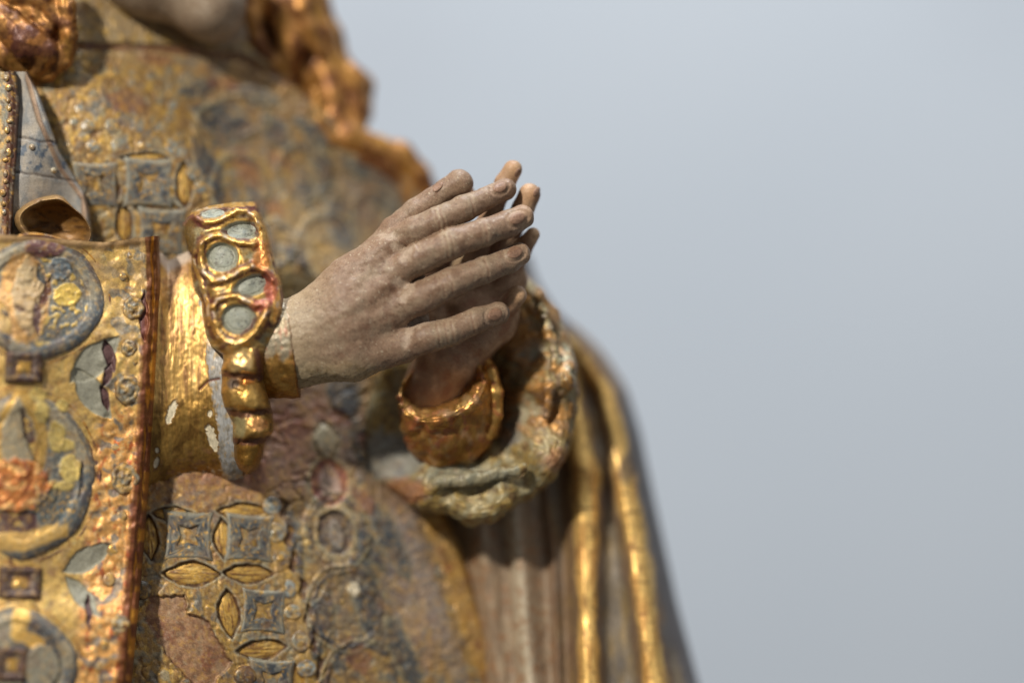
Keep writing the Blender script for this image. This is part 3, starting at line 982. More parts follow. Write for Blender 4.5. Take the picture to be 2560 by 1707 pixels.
def fore_paint(x, y):
    t = (y - fore_top(x)) / (fore_bot(x) - fore_top(x))
    P = Paint(len(x), lin(208, 168, 98), .6)
    n = fbm(x / 11, y / 130, 2, 3); n2 = fbm(x / 34, y / 60, 8, 4)
    P.mix(sst(0, .5, n) * .7, lin(140, 98, 64), .4)
    P.mix(sst(.1, .5, -n) * .6, lin(226, 192, 124), .6)
    P.mix(sst(.42, .1, t) * sst(-.3, .3, n2) * .55, lin(172, 138, 104), .2)
    P.mix(sst(.1, .5, n2) * .4 * sst(.7, .4, t), lin(168, 118, 90), .3)
    P.mix(sst(.56, .66, t + .05 * n2) * .8, lin(146, 112, 52), .75)  # shading below the highlight band, painted as darker gold
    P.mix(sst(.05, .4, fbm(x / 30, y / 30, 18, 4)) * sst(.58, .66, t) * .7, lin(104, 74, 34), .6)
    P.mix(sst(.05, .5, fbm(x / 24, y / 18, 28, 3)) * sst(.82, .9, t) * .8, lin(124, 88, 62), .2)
    # dusty pale top rim and pale blue-grey edge by the cuff
    P.mix(sst(.065, .03, t + .008 * n) * .95, lin(196, 180, 164), 0)
    ed = np.interp(y, [600, 850, 960, 1050, 1150, 1220], [552, 512, 526, 542, 548, 570])
    q = x - ed + 6 * fbm(x / 12, y / 20, 6, 3)
    k = sst(-3, 3, q + 5 * fbm(x / 9, y / 9, 62, 3)) * sst(840, 880, y)
    P.mix(k * .9, lin(152, 156, 158), .05); P.h += 2.5 * k
    P.mix(k * sst(.05, .3, fbm(x / 14, y / 26, 64, 3)) * .7, lin(128, 120, 104), .1)
    P.mix(k * sst(.2, .4, -fbm(x / 14, y / 22, 65, 3)) * .7, lin(176, 150, 108), .2)
    P.mix(sst(8, 2, seg_dist(x, y, [(500, 742), (508, 770), (512, 800), (522, 850)]) + 5 * fbm(x / 12, y / 16, 61, 3)) * .9, lin(176, 176, 168), .05)
    # chipped gesso flecks
    ch = np.maximum(oval(x + 7 * fbm(x / 9, y / 9, 6, 3), y, 530, 1095, 11, 34, -.3), oval(x + 5 * fbm(x / 9, y / 9, 6, 3), y, 428, 1030, 9, 30, .35))
    ch = np.maximum(ch, oval(x, y, 393, 1125, 5, 6)); ch = np.maximum(ch, oval(x, y, 391, 1156, 6, 13, .3)); ch = np.maximum(ch, oval(x, y, 525, 1034, 6, 8, .3))
    k = sst(-1, .5, ch)
    P.mix(sst(-4, -1, ch) * .6, lin(92, 66, 40), .2); P.mix(k, lin(204, 194, 168), 0); P.h -= 3.5 * k
    P.mix(sst(.25, .4, fbm(x / 12, y / 6, 48, 3)) * sst(.93, .97, t), CREAM, 0)
    P.h += 1.2 * n * sst(.75, .5, t) + 4 * fbm(x / 60, y / 90, 5, 2) + 1.2 * fbm(x / 14, y / 14, 25, 2)
    cr = seg_dist(x, y, [(500, 972), (520, 952), (548, 946)])
    P.h -= 4 * sst(5, 1, cr); P.mix(sst(5, 1, cr), lin(96, 52, 34), .2)
    return P


def fore_xy(u, v):
    x = 345 + 262 * u
    return x, fore_top(x) + (fore_bot(x) - fore_top(x)) * (.5 - .5 * np.cos(math.pi * v))


fore = sheet("forearm_sleeve", 130, 280, fore_xy, d_fore, fore_paint, M_GILT, statue)

# ------------------------------------------------------------------ ruffled cuff on the near wrist
def gold_paint(seed, red=.5, dark=.5):
    def f(x, y, v, n):
        P = Paint(len(x), lin(208, 160, 88), .9)
        a = fbm(v[:, 0] / 22 + seed, v[:, 2] / 22, v[:, 1] / 22, 4)
        b = fbm(v[:, 0] / 50 + seed, v[:, 2] / 50, v[:, 1] / 50 + 8, 3)
        P.mix(sst(.12, .45, a) * red, lin(136, 66, 44), .35)
        P.mix(sst(.1, .5, -a) * .5, lin(232, 196, 122), .9)
        P.mix(sst(.1, .5, b) * dark, lin(132, 96, 46), .8)
        P.h += 3.0 * a + 1.0 * fbm(v[:, 0] / 8, v[:, 2] / 8, v[:, 1] / 8, 2)
        return P
    return f


CL = [(459, 500), (459, 545), (464, 595), (474, 628), (482, 640), (482, 684), (490, 725), (508, 755), (510, 786), (519, 837), (533, 868), (560, 886), (562, 904), (556, 925), (558, 950),
      (556, 983), (564, 1018), (576, 1042), (584, 1056), (584, 1095), (588, 1146), (599, 1171), (615, 1184)]
CR = [(636, 500), (645, 531), (663, 577), (673, 620), (686, 671), (699, 710), (705, 748), (703, 786), (695, 825), (680, 862), (662, 888), (658, 916), (658, 950), (663, 980), (673, 1018), (681, 1057),
      (680, 1077), (668, 1095), (658, 1110), (655, 1133), (648, 1154), (636, 1174), (621, 1184)]
SEAMS = [  # gilded seams of the frill: points, half width, height
    ([(494, 524), (492, 542), (513, 556), (538, 551), (564, 539), (592, 528), (617, 528), (638, 541), (650, 566)], 9, 15),
    ([(470, 533), (500, 520), (560, 511), (630, 509)], 8, 11),
    ([(488, 634), (500, 607), (523, 592), (548, 587), (574, 595), (599, 607), (635, 612)], 8, 16),
    ([(505, 613), (500, 646), (508, 679), (530, 704), (564, 697), (599, 679), (632, 664)], 9, 15),
    ([(630, 664), (664, 678), (680, 700)], 7, 13),
    ([(530, 768), (543, 750), (569, 742), (597, 740), (617, 752), (640, 765), (668, 756)], 8, 11),
    ([(530, 768), (534, 799), (543, 832), (562, 852), (584, 860), (612, 852), (637, 830), (656, 800), (672, 768)], 12, 20),
    ([(636, 536), (652, 566), (660, 596), (664, 626), (672, 658), (690, 716), (692, 760), (682, 800)], 12, 12),
    ([(484, 650), (500, 700), (518, 756), (524, 810)], 7, 6)]
WELLS = [((533, 534), (37, 13), -.12), ((604, 578), (46, 22), -.1), ((556, 643), (38, 34), .1), ((630, 714), (46, 25), -.35), ((597, 797), (41, 36), .1)]
STEPS = [(868, 936, 30, .10), (944, 1028, 30, .06), (1036, 1102, 30, -.10), (1104, 1186, 24, -.08)]


def cuff_relief(x, y):
    h = 3 * fbm(x / 34, y / 34, 71, 2)
    for c, r, a in WELLS:
        h = h - 15 * sst(-6, 7, oval(x, y, c[0], c[1], r[0], r[1], a))
    wx = x + 3 * fbm(x / 18, y / 18, 72, 2); wy = y + 3 * fbm(x / 18, y / 18, 73, 2)
    for pts, w, hh in SEAMS:
        q = seg_dist(wx, wy, pts)
        h = np.maximum(h, h * .3 + hh * np.sqrt(np.clip(1 - (q / (w * 1.5)) ** 2, 0, 1)) - 4 * (q > w * 1.5)) if False else h + hh * np.exp(-(q / w) ** 2)
    wy2 = y + 9 * fbm(x / 30, y / 30, 74, 2)
    for y0, y1, hh, sl in STEPS:
        t = (wy2 + sl * (x - 615) * -4 * .25 - y0) / (y1 - y0)
        tt = np.clip(t, 0, 1)
        h = h + hh * .95 * (.15 * tt ** .4 + .85 * tt) * (1 - tt ** 9) * ((t > 0) & (t < 1))
    h = h - 10 * sst(14, 4, seg_dist(x, y, [(590, 962), (604, 968)])) - 8 * sst(12, 3, seg_dist(x, y, [(612, 952), (640, 950)]))
    h = h + 9 * np.exp(-((x - 648) / 14) ** 2 - ((y - 1118) / 16) ** 2)
    return h


def d_cuff(x, y):
    cl = poly(CL, y); cr = poly(CR, y)
    u = np.clip((x - (cl + cr) / 2) / ((cr - cl) / 2 + 1), -1, 1)
    d = -92 + 90 * ((y - 860) / 340) ** 2 + 62 * (1 - np.sqrt(np.clip(1 - u * u * .96, 0, 1)))
    ty = np.interp(x, [455, 475, 520, 580, 640], [558, 532, 515, 506, 504])
    return d + 60 * sst(14, 0, y - ty) + 40 * sst(1160, 1186, y)


def cuff_paint(x, y):
    a = fbm(x / 22, y / 22, 60, 4); b = fbm(x / 12, y / 14, 61, 3); c = fbm(x / 42, y / 42, 62, 3)
    P = Paint(len(x), lin(176, 138, 76), .7)
    P.mix(sst(0, .4, a) * .7, lin(132, 104, 52), .6)
    P.mix(sst(.05, .45, -a) * .6, lin(214, 172, 98), .85)
    up = sst(905, 860, y)
    P.mix(up * sst(-.2, .25, c) * .8, lin(140, 136, 108), .1)
    P.mix(up * sst(.05, .35, b) * .5, lin(116, 90, 50), .4)
    for c_, r, an in WELLS:
        q = oval(x + 4 * b, y + 4 * a, c_[0], c_[1], r[0], r[1], an)
        P.mix(sst(-16, -8, q) * .8, lin(210, 166, 84), .8)
        P.mix(sst(-5, 0, q), lin(142, 142, 124), .02)
        P.mix(sst(3, 12, q) * .7, lin(150, 156, 150), 0)
    wx = x + 3 * fbm(x / 18, y / 18, 72, 2); wy = y + 3 * fbm(x / 18, y / 18, 73, 2)
    for k_, (pts, w, hh) in enumerate(SEAMS):
        q = seg_dist(wx, wy, pts)
        wv = np.clip(.75 + 1.2 * fbm(x / 20, y / 20, 80 + k_, 3), 0, 1)
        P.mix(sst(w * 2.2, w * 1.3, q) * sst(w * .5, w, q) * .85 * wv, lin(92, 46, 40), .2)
        P.mix(sst(w * 1.0, w * .4, q) * (.2 + .75 * wv), lin(224, 176, 98), .8)
        P.mix(sst(w * .8, w * .3, q) * sst(.1, .4, fbm(x / 26, y / 26, 90 + k_, 2)) * .7, lin(196, 182, 168), .2)
    for cx, cy, rx, ry, cc, m in ((482, 552, 30, 16, lin(98, 50, 46), .15), (678, 722, 16, 34, lin(160, 78, 58), .15), (650, 764, 22, 14, lin(150, 74, 56), .15), (668, 690, 14, 16, lin(120, 56, 42), .2),
                                  (655, 640, 20, 40, lin(196, 128, 66), .7), (474, 590, 12, 40, lin(118, 92, 48), .5), (612, 870, 44, 22, lin(236, 194, 120), .95), (600, 905, 30, 30, lin(240, 204, 140), .95),
                                  (650, 912, 12, 40, lin(112, 76, 34), .8), (614, 1000, 34, 26, lin(222, 178, 100), .95), (600, 1066, 14, 30, lin(138, 132, 96), .2), (646, 1060, 22, 14, lin(232, 170, 110), .9),
                                  (622, 1140, 44, 44, lin(146, 108, 46), .8), (584, 958, 16, 14, lin(76, 66, 66), .1), (618, 952, 16, 7, lin(226, 140, 66), .8)):
        q = oval(x + 6 * a, y + 6 * b, cx, cy, rx, ry)
        P.mix(sst(-6, 4, q) * .85, cc, m)  # local tints; the palest golds paint in bright facets and a highlight
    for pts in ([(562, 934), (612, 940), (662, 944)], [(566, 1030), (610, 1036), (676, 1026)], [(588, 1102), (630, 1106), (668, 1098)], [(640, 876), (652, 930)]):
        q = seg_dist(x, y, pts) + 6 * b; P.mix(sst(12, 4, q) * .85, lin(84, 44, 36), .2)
    sp = sst(.4, .55, fbm(x / 5, y / 5, 66, 2)); P.mix(sp * .4, lin(70, 52, 44), .1)
    P.h += cuff_relief(x, y) + 1.0 * b + 1.5 * a * (y > 870)
    return P


def cuff_xy(u, v):
    yt = np.interp(u, [0, .1, .35, .7, 1], [556, 532, 515, 506, 505])
    y = yt + (1185 - yt) * v
    return poly(CL, y) + (poly(CR, y) - poly(CL, y)) * u, y


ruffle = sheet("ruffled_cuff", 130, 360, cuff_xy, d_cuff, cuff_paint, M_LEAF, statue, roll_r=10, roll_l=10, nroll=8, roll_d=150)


def gemp(seed):
    def f(x, y, r, t):
        P = Paint(len(x), lin(150, 154, 142), 0)
        P.mix(sst(0, .5, fbm(x / 14 + seed, y / 14, seed, 3)) * .7, lin(116, 124, 120), 0)
        P.mix(sst(.35, .5, fbm(x / 4 + seed, y / 4, seed, 2)) * .8, lin(70, 60, 60), 0)
        P.mix(sst(.6, 1, r) * .5, lin(146, 146, 128), .05)
        P.h += 1.2 * fbm(x / 10, y / 10, seed, 2)
        return P
    return f


for i, (c, r, rot) in enumerate(WELLS):
    patch("inset_stone", lambda x, y: d_cuff(x, y) - cuff_relief(x, y) + 1, c[0], c[1], r[0] * .86, r[1] * .86, 4, dome, gemp(i * 2.0), M_POLY, ruffle, rot, nr=9, na=28, base=-3)


def drape_patch(name, fn, cx, cy, rx, ry, rot, lift, height, paint, mat, parent, outline=None, nr=9, na=24, d0=-250):
    return patch(name, lambda x, y: front_depth(fn, x, y, d0) - lift, cx, cy, rx, ry, height, dome, paint, mat, parent, rot, outline, nr, na, base=-abs(lift) - 5)


# ------------------------------------------------------------------ gilt band on the near wrist
BAND = [(640, 868, 40, 118), (735, 872, 20, 118)]


def f_band(P):
    d = cone_seg(P, conv(BAND[0]), conv(BAND[1]), 128, 124, 1.35)
    a = conv((735, 876, 16))
    d = np.maximum(d, (P[0] - (a[0] + 4) + .10 * (P[2] - a[2])))
    d = np.maximum(d, -(P[0] - conv((650, 868, 40))[0]))
    return d


def band_paint(x, y, v, n):
    P = gold_paint(9, .4, .8)(x, y, v, n)
    k = sst(905, 880, y + 30 * fbm(x / 18, y / 26, 2, 3))
    P.mix(k * .8, lin(128, 126, 112), .1)
    P.mix(k * sst(.1, .5, fbm(x / 10, y / 30, 5, 3)) * .7, lin(168, 112, 88), .1)
    q = x + .10 * (y - 876)
    P.mix(sst(728, 736, x - .1 * (y - 876)) * .7, lin(176, 96, 54), .5)
    P.mix(sst(900, 930, y) * .6, lin(128, 92, 36), .85)
    return P


lo = conv((636, 980, -100)) - 60; hi = conv((760, 740, 160)) + 40
lo[1], hi[1] = -110, 170
band = sculpt("wrist_band", f_band, lo, hi, 4, band_paint, M_LEAF, statue, smooth=2)

# ------------------------------------------------------------------ near hand
FINGERS = {
    "index": [(955, 630, 10, 32), (985, 604, 4, 33), (1040, 577, -14, 36), (1092, 552, -18, 34), (1160, 521, -10, 33), (1215, 497, 8, 28), (1264, 473, 34, 28)],
    "middle": [(955, 700, -4, 36), (985, 682, -12, 38), (1048, 647, -32, 40), (1130, 608, -36, 39), (1211, 581, -24, 35), (1272, 559, 0, 33), (1305, 543, 20, 31)],
    "ring": [(955, 785, -6, 36), (990, 771, -14, 38), (1052, 745, -34, 42), (1130, 706, -36, 38), (1211, 675, -22, 33), (1268, 653, 2, 32), (1297, 636, 22, 30)],
    "little": [(975, 875, 0, 36), (1005, 864, -4, 38), (1068, 843, -20, 40), (1130, 829, -24, 34), (1191, 801, -14, 32), (1246, 783, 12, 29)],
}
THUMB = [(935, 640, 34, 36), (985, 576, 34, 34), (1040, 528, 34, 32), (1085, 498, 40, 30), (1118, 474, 48, 29), (1148, 459, 52, 36)]
META = [([(735, 818, 22, 62), (860, 720, 4, 58), (975, 622, 2, 40)]), ([(740, 850, 18, 78), (870, 770, -14, 66), (985, 700, -14, 42)]),
        ([(740, 870, 18, 80), (870, 820, -16, 68), (988, 780, -16, 42)]), ([(740, 888, 20, 74), (880, 880, -2, 70), (1000, 866, -6, 44)]),
        ([(760, 830, 30, 56), (880, 690, 26, 50), (945, 628, 32, 37)])]


def f_hand(P):
    d = None
    for m in META:
        q = chain(P, m, 20, 1.12)
        d = q if d is None else smin(d, q, 26)
    d = smin(d, chain(P, [(940, 720, 40, 44), (1040, 700, 44, 26)], 8), 14)
    d = smin(d, chain(P, [(940, 820, 36, 48), (1050, 800, 46, 26)], 8), 14)
    q = chain(P, [(560, 868, 40, 100), (740, 858, 24, 106)], 10, 1.25)
    d = smin(d, q, 30)
    fd = None
    for k, pts in FINGERS.items():
        q = chain(P, pts, 7)
        fd = q if fd is None else np.minimum(fd, q)
    fd = np.minimum(fd, chain(P, THUMB, 8))
    d = smin(d, fd, 13)
    return d


CREASES = [[(1086, 528), (1098, 560), (1100, 580)], [(1098, 522), (1110, 555), (1112, 576)], [(1176, 492), (1182, 515), (1186, 540)], [(1110, 592), (1118, 618), (1120, 648)],
           [(1122, 584), (1132, 612), (1134, 642)], [(1210, 555), (1216, 580), (1218, 606)], [(1098, 694), (1110, 722), (1112, 740)], [(1118, 686), (1130, 712), (1132, 734)],
           [(1210, 648), (1220, 676), (1222, 702)], [(1090, 812), (1096, 840), (1100, 866)], [(1110, 806), (1116, 834), (1120, 858)], [(1126, 804), (1132, 830), (1134, 852)],
           [(1176, 782), (1182, 806), (1186, 830)], [(1036, 598), (1046, 620)]]
WEB = [[(955, 590), (985, 590)], [(985, 615), (1022, 627), (1010, 650)], [(990, 705), (1030, 715), (1010, 745)], [(1070, 798), (1030, 815), (1012, 860)]]
SPOTS = [(1094, 610, 6, 11), (1050, 638, 10, 5), (1010, 663, 10, 7), (955, 663, 7, 16), (912, 818, 14, 6), (1115, 700, 5, 4), (1088, 702, 4, 7), (1106, 705, 3, 6),
         (985, 735, 9, 24), (966, 775, 8, 26), (988, 805, 10, 20), (1080, 537, 4, 8), (850, 890, 12, 9), (1090, 470, 8, 14)]
NAILS = [(1250, 468, 20, 15, -.35), (1294, 547, 23, 16, -.35), (1287, 631, 23, 17, -.35), (1238, 787, 22, 17, -.4)]
SK_DK = lin(112, 78, 60)


def hand_paint(x, y, v, n):
    P = Paint(len(x), lin(150, 124, 102), 0)
    a = fbm(v[:, 0] / 60, v[:, 2] / 60, v[:, 1] / 60, 4)
    b = fbm(v[:, 0] / 14, v[:, 2] / 14, v[:, 1] / 14 + 4, 3)
    c = fbm(v[:, 0] / 5.5, v[:, 2] / 5.5, v[:, 1] / 5.5 + 8, 2)
    P.mix(sst(-.1, .45, a) * .6, lin(155, 137, 114))
    P.mix(sst(0, .5, -a) * .6, lin(130, 102, 80))
    P.mix(sst(.2, .5, fbm(v[:, 0] / 40, v[:, 2] / 30, v[:, 1] / 40 + 60, 3)) * .25, lin(128, 98, 78))
    P.mix(sst(.2, .6, b) * .35, SK_DK)
    P.mix(sst(.25, .6, -b) * .3, lin(180, 158, 132))
    # paler, dirtier toward the wrist
    w = sst(860, 720, x + 20 * a) ; P.mix(w * .65, lin(182, 164, 132))
    w = sst(880, 950, y) * sst(1000, 900, x); P.mix(w * .65, lin(184, 166, 128))
    P.mix(w * sst(.05, .4, b) * .6, lin(120, 104, 66))
    P.mix(sst(.35, .65, c) * .4, lin(96, 62, 46))
    P.mix(sst(.62, .8, fbm(x / 4, y / 4, 66, 2)) * .6, CREAM)
    for r in CREASES:
        q = seg_dist(x, y, r)
        P.h += 1.6 * np.exp(-(seg_dist(x, y, [np.mean(r, 0), np.mean(r, 0) + .1]) / 24) ** 2) - 1.5 * np.exp(-(q / 3.4) ** 2) * (n[:, 1] < 0.2)
        P.mix(np.exp(-((q - 5) / 3.5) ** 2) * .22, lin(206, 186, 156)); P.mix(np.exp(-(q / 3.) ** 2) * .35, lin(130, 92, 72))
    for r in WEB:
        q = seg_dist(x, y, r) + 6 * b
        P.mix(sst(16, 4, q) * .5, lin(206, 186, 164)); P.h -= 2.5 * sst(18, 4, q)
    for (cx, cy, rx, ry) in SPOTS:
        q = oval(x + 9 * b, y + 9 * c, cx, cy, rx, ry)
        P.mix(sst(-5, 3, q) * .5, lin(108, 72, 54))
    for (cx, cy, rx, ry, rot) in NAILS:
        q = np.abs(oval(x, y, cx, cy, rx * 1.15, ry * 1.2, rot) + 1)
        P.h -= 2.0 * sst(5, 1, q) * (n[:, 1] < 0); P.mix(sst(5, 2, q) * .3 * (n[:, 1] < 0), lin(190, 160, 134))
    P.mix(sst(1270, 1320, x + 6 * b) * .4, lin(196, 160, 128))
    # gaps between the fingers collect grime
    P.h += .55 * b + .2 * c + 1.5 * fbm(v[:, 0] / 30, v[:, 2] / 22, v[:, 1] / 30 + 40, 2)
    ck = sst(.5, .62, fbm(v[:, 0] / 9, v[:, 2] / 5, v[:, 1] / 9 + 90, 3)); P.h -= 1.0 * ck; P.mix(ck * .5, lin(96, 70, 54))
    P.c *= np.array([.80, .80, .81])
    # tendons
    for r in ([(800, 780), (960, 650)], [(800, 810), (965, 715)], [(810, 850), (970, 780)]):
        P.h += 2.0 * np.exp(-(seg_dist(x, y, r) / 14) ** 2)
    return P


lo, hi = bounds([p for f_ in FINGERS.values() for p in f_] + THUMB + [p for m in META for p in m] + [(700, 860, 24, 110)], 12)
hand = sculpt("near_hand", f_hand, lo, hi, 3.0, hand_paint, M_SKIN, statue, smooth=1, label="praying hand nearest the viewer, back of the hand showing")


def nail_paint(x, y, r, t):
    P = Paint(len(x), lin(138, 108, 88), 0)
    P.mix(sst(.0, .5, fbm(x / 7, y / 7, 2, 2)) * .6, lin(108, 80, 64))
    P.mix(sst(.8, 1., r) * .4, lin(166, 140, 114))
    return P


for (cx, cy, rx, ry, rot) in NAILS:
    drape_patch("fingernail", f_hand, cx, cy, rx, ry, rot, .4, 2.6, nail_paint, M_SKIN, hand, nr=7, na=20)
drape_patch("fingernail", f_hand, 1094, 468, 18, 9, -.75, .6, 3, nail_paint, M_SKIN, hand, nr=7, na=20)

# ------------------------------------------------------------------ far hand (palm toward the near one)
FAR = [[(1150, 760, 120, 36), (1195, 620, 112, 30), (1232, 520, 96, 27), (1262, 458, 78, 25), (1282, 424, 70, 24)],
       [(1190, 760, 124, 38), (1236, 650, 122, 30), (1280, 570, 104, 28), (1308, 520, 84, 28), (1324, 486, 72, 28)],
       [(1220, 790, 124, 38), (1262, 700, 118, 30), (1300, 630, 100, 27), (1332, 586, 82, 18)],
       [(1200, 850, 100, 38), (1240, 800, 92, 32), (1272, 762, 70, 26), (1292, 738, 58, 25)],
       [(1090, 860, 130, 40), (1090, 700, 140, 34), (1120, 560, 130, 30), (1160, 480, 110, 26)]]
FARP = [[(1090, 985, 190, 90), (1130, 880, 160, 88), (1185, 790, 140, 84)], [(1140, 870, 130, 70), (1230, 800, 120, 62), (1270, 700, 128, 50)]]


def f_far(P):
    d = smin(chain(P, FARP[0], 20, 1.25), chain(P, FARP[1], 20, 1.2), 30)
    fd = None
    for c in FAR:
        q = chain(P, c, 8)
        fd = q if fd is None else np.minimum(fd, q)
    return smin(d, fd, 14)



def far_paint(x, y, v, n):
    P = Paint(len(x), lin(150, 120, 95), 0)
    a = fbm(v[:, 0] / 40, v[:, 2] / 40, v[:, 1] / 40, 4)
    P.mix(sst(0, .5, a) * .6, lin(190, 158, 128)); P.mix(sst(0, .5, -a) * .6, lin(132, 88, 66))
    P.mix(sst(.3, .6, fbm(x / 7, y / 7, 3, 2)) * .4, lin(110, 72, 54))
    for (cx, cy) in ((1283, 425), (1325, 486), (1340, 580), (1296, 735)):
        P.mix(np.exp(-(((x - cx) / 20) ** 2 + ((y - cy) / 22) ** 2)) * .6, lin(206, 168, 128))
    P.h += .9 * a
    return P


lo, hi = bounds([p for c in FAR for p in c] + [p for c in FARP for p in c], 12)
far = sculpt("far_hand", f_far, lo, hi, 3.4, far_paint, M_SKIN, statue, smooth=1, label="praying hand farther from the viewer, palm mostly hidden")
for (cx, cy, rx, ry, rot) in ((1294, 432, 9, 17, .5), (1341, 480, 10, 18, .5)):
    drape_patch("fingernail", f_far, cx, cy, rx * .8, ry * .8, rot, .4, 2.5, nail_paint, M_SKIN, far, nr=7, na=18)


# ------------------------------------------------------------------ far cuff: gilt undersleeve + ruffled sleeve mouth
def tube_ring(name, rings, na, paint, mat, parent, label=None):
    """rings: list of functions angle -> (px, py, depth); skinned in order"""
    th = np.linspace(0, 2 * math.pi, na, endpoint=False)
    V = []; X = []; Y = []
    for r in rings:
        x, y, d = r(th)
        X.append(x); Y.append(y); V.append(conv_arr(x, y, d + 0 * x))
    X = np.array(X).ravel(); Y = np.array(Y).ravel(); V = np.array(V).reshape(-1, 3)
    f = grid_faces(len(rings), na, True)
    n = vert_normals(V, f)
    P = paint(X, Y, V, n)
    if n[:, 1].mean() > 0:
        f = f[:, ::-1]; n = -n
    V = V + n * P.h[:, None]
    return mesh_obj(name, V, f, mat, parent, P.c, P.m, label)


def ering(cx, cy, rx, ry, rot, d, tilt=0.0, wob=0.0, seed=0, dx=0.0):
    ca, sa = math.cos(rot), math.sin(rot)

    def f(th):
        w = 1 + wob * noise(np.cos(th) * 2 + seed, np.sin(th) * 2, seed)
        a = np.cos(th) * rx * w; b = np.sin(th) * ry * w
        return cx + a * ca - b * sa, cy + a * sa + b * ca, d + tilt * np.sin(th) + dx * np.cos(th)
    return f


def cuff_gold(x, y, v, n):
    P = gold_paint(21, .6, .7)(x, y, v, n)
    P.mix(sst(1000, 1060, y + 20 * fbm(x / 20, y / 20, 9, 3)) * .6, lin(154, 114, 56), .75)
    P.mix(sst(.1, .4, fbm(x / 26, y / 26, 19, 3)) * .7, lin(160, 92, 70), .2)
    P.mix(sst(-.1, .3, fbm(x / 30, y / 20, 4, 3)) * sst(1000, 1060, y) * .5, lin(150, 84, 44), .7)
    P.mix(sst(.05, .25, fbm(x / 17, y / 17, 29, 3)) * .45, lin(118, 68, 46), .25)
    P.mix(sst(.15, .35, fbm(x / 36, y / 30, 39, 3)) * .5, lin(150, 128, 96), .1)
    P.h += 4 * fbm(x / 20, y / 14, 8, 3) + 10 * fbm(x / 50, y / 40, 18, 2)
    return P


rot_c = -.42
rgs = [ering(1096, 950, 92, 60, rot_c, 150, -30), ering(1098, 962, 98, 64, rot_c, 110, -40), ering(1102, 968, 106, 70, rot_c, 92, -50), ering(1105, 972, 114, 76, rot_c, 92, -50),
       ering(1108, 980, 120, 82, rot_c, 104, -46), ering(1112, 1000, 122, 92, rot_c, 118, -40), ering(1120, 1030, 124, 104, rot_c, 140, -30),
       ering(1130, 1060, 122, 100, rot_c, 160, -20), ering(1140, 1085, 118, 80, rot_c, 190, -10), ering(1150, 1100, 90, 50, rot_c, 230, 0)]
def blend_rings(rs, n):
    out = []
    for a_, b_ in zip(rs[:-1], rs[1:]):
        for i in range(n):
            out.append((lambda a_, b_, t: (lambda th: tuple(p * (1 - t) + q * t for p, q in zip(a_(th), b_(th)))))(a_, b_, i / n))
    return out + [rs[-1]]


cuff_far = tube_ring("gilt_undersleeve", blend_rings(rgs, 6), 160, cuff_gold, M_LEAF, statue)

OUT = [(985, 860), (1060, 770), (1180, 730), (1270, 690), (1330, 700), (1385, 770), (1425, 860), (1442, 960), (1436, 1060), (1412, 1150), (1362, 1222), (1290, 1262),
       (1232, 1305), (1172, 1312), (1118, 1282), (1050, 1272), (985, 1232), (925, 1202), (905, 1110), (930, 980)]
_oa = np.array(OUT, float); _oc = np.array([1170., 1010.])
_ang = np.arctan2(_oa[:, 1] - _oc[1], _oa[:, 0] - _oc[0]); _rad = np.hypot(*(_oa - _oc).T)
_o = np.argsort(_ang); _ang = _ang[_o]; _rad = _rad[_o]


def out_r(th):
    t = (th + math.pi) % (2 * math.pi) - math.pi
    return np.interp(t, np.concatenate([_ang[-3:] - 2 * math.pi, _ang, _ang[:3] + 2 * math.pi]), np.concatenate([_rad[-3:], _rad, _rad[:3]]))


def ruffring(s, d, wave, cxo=0, cyo=0):
    def f(th):
        r = out_r(th) * s
        w = wave * (1 - .8 * (np.cos(th) < -.5)) * (np.sin(th * 8 + .6) + .4 * np.sin(th * 13 + 2) + .5 * noise(np.cos(th) * 3, np.sin(th) * 3, 4))
        x = _oc[0] + cxo + r * np.cos(th); y = _oc[1] + cyo + r * np.sin(th)
        dd = d + w + 70 * (1 - sst(700, 1000, y)) + 130 * sst(1120, 940, x)
        return x, y, dd
    return f


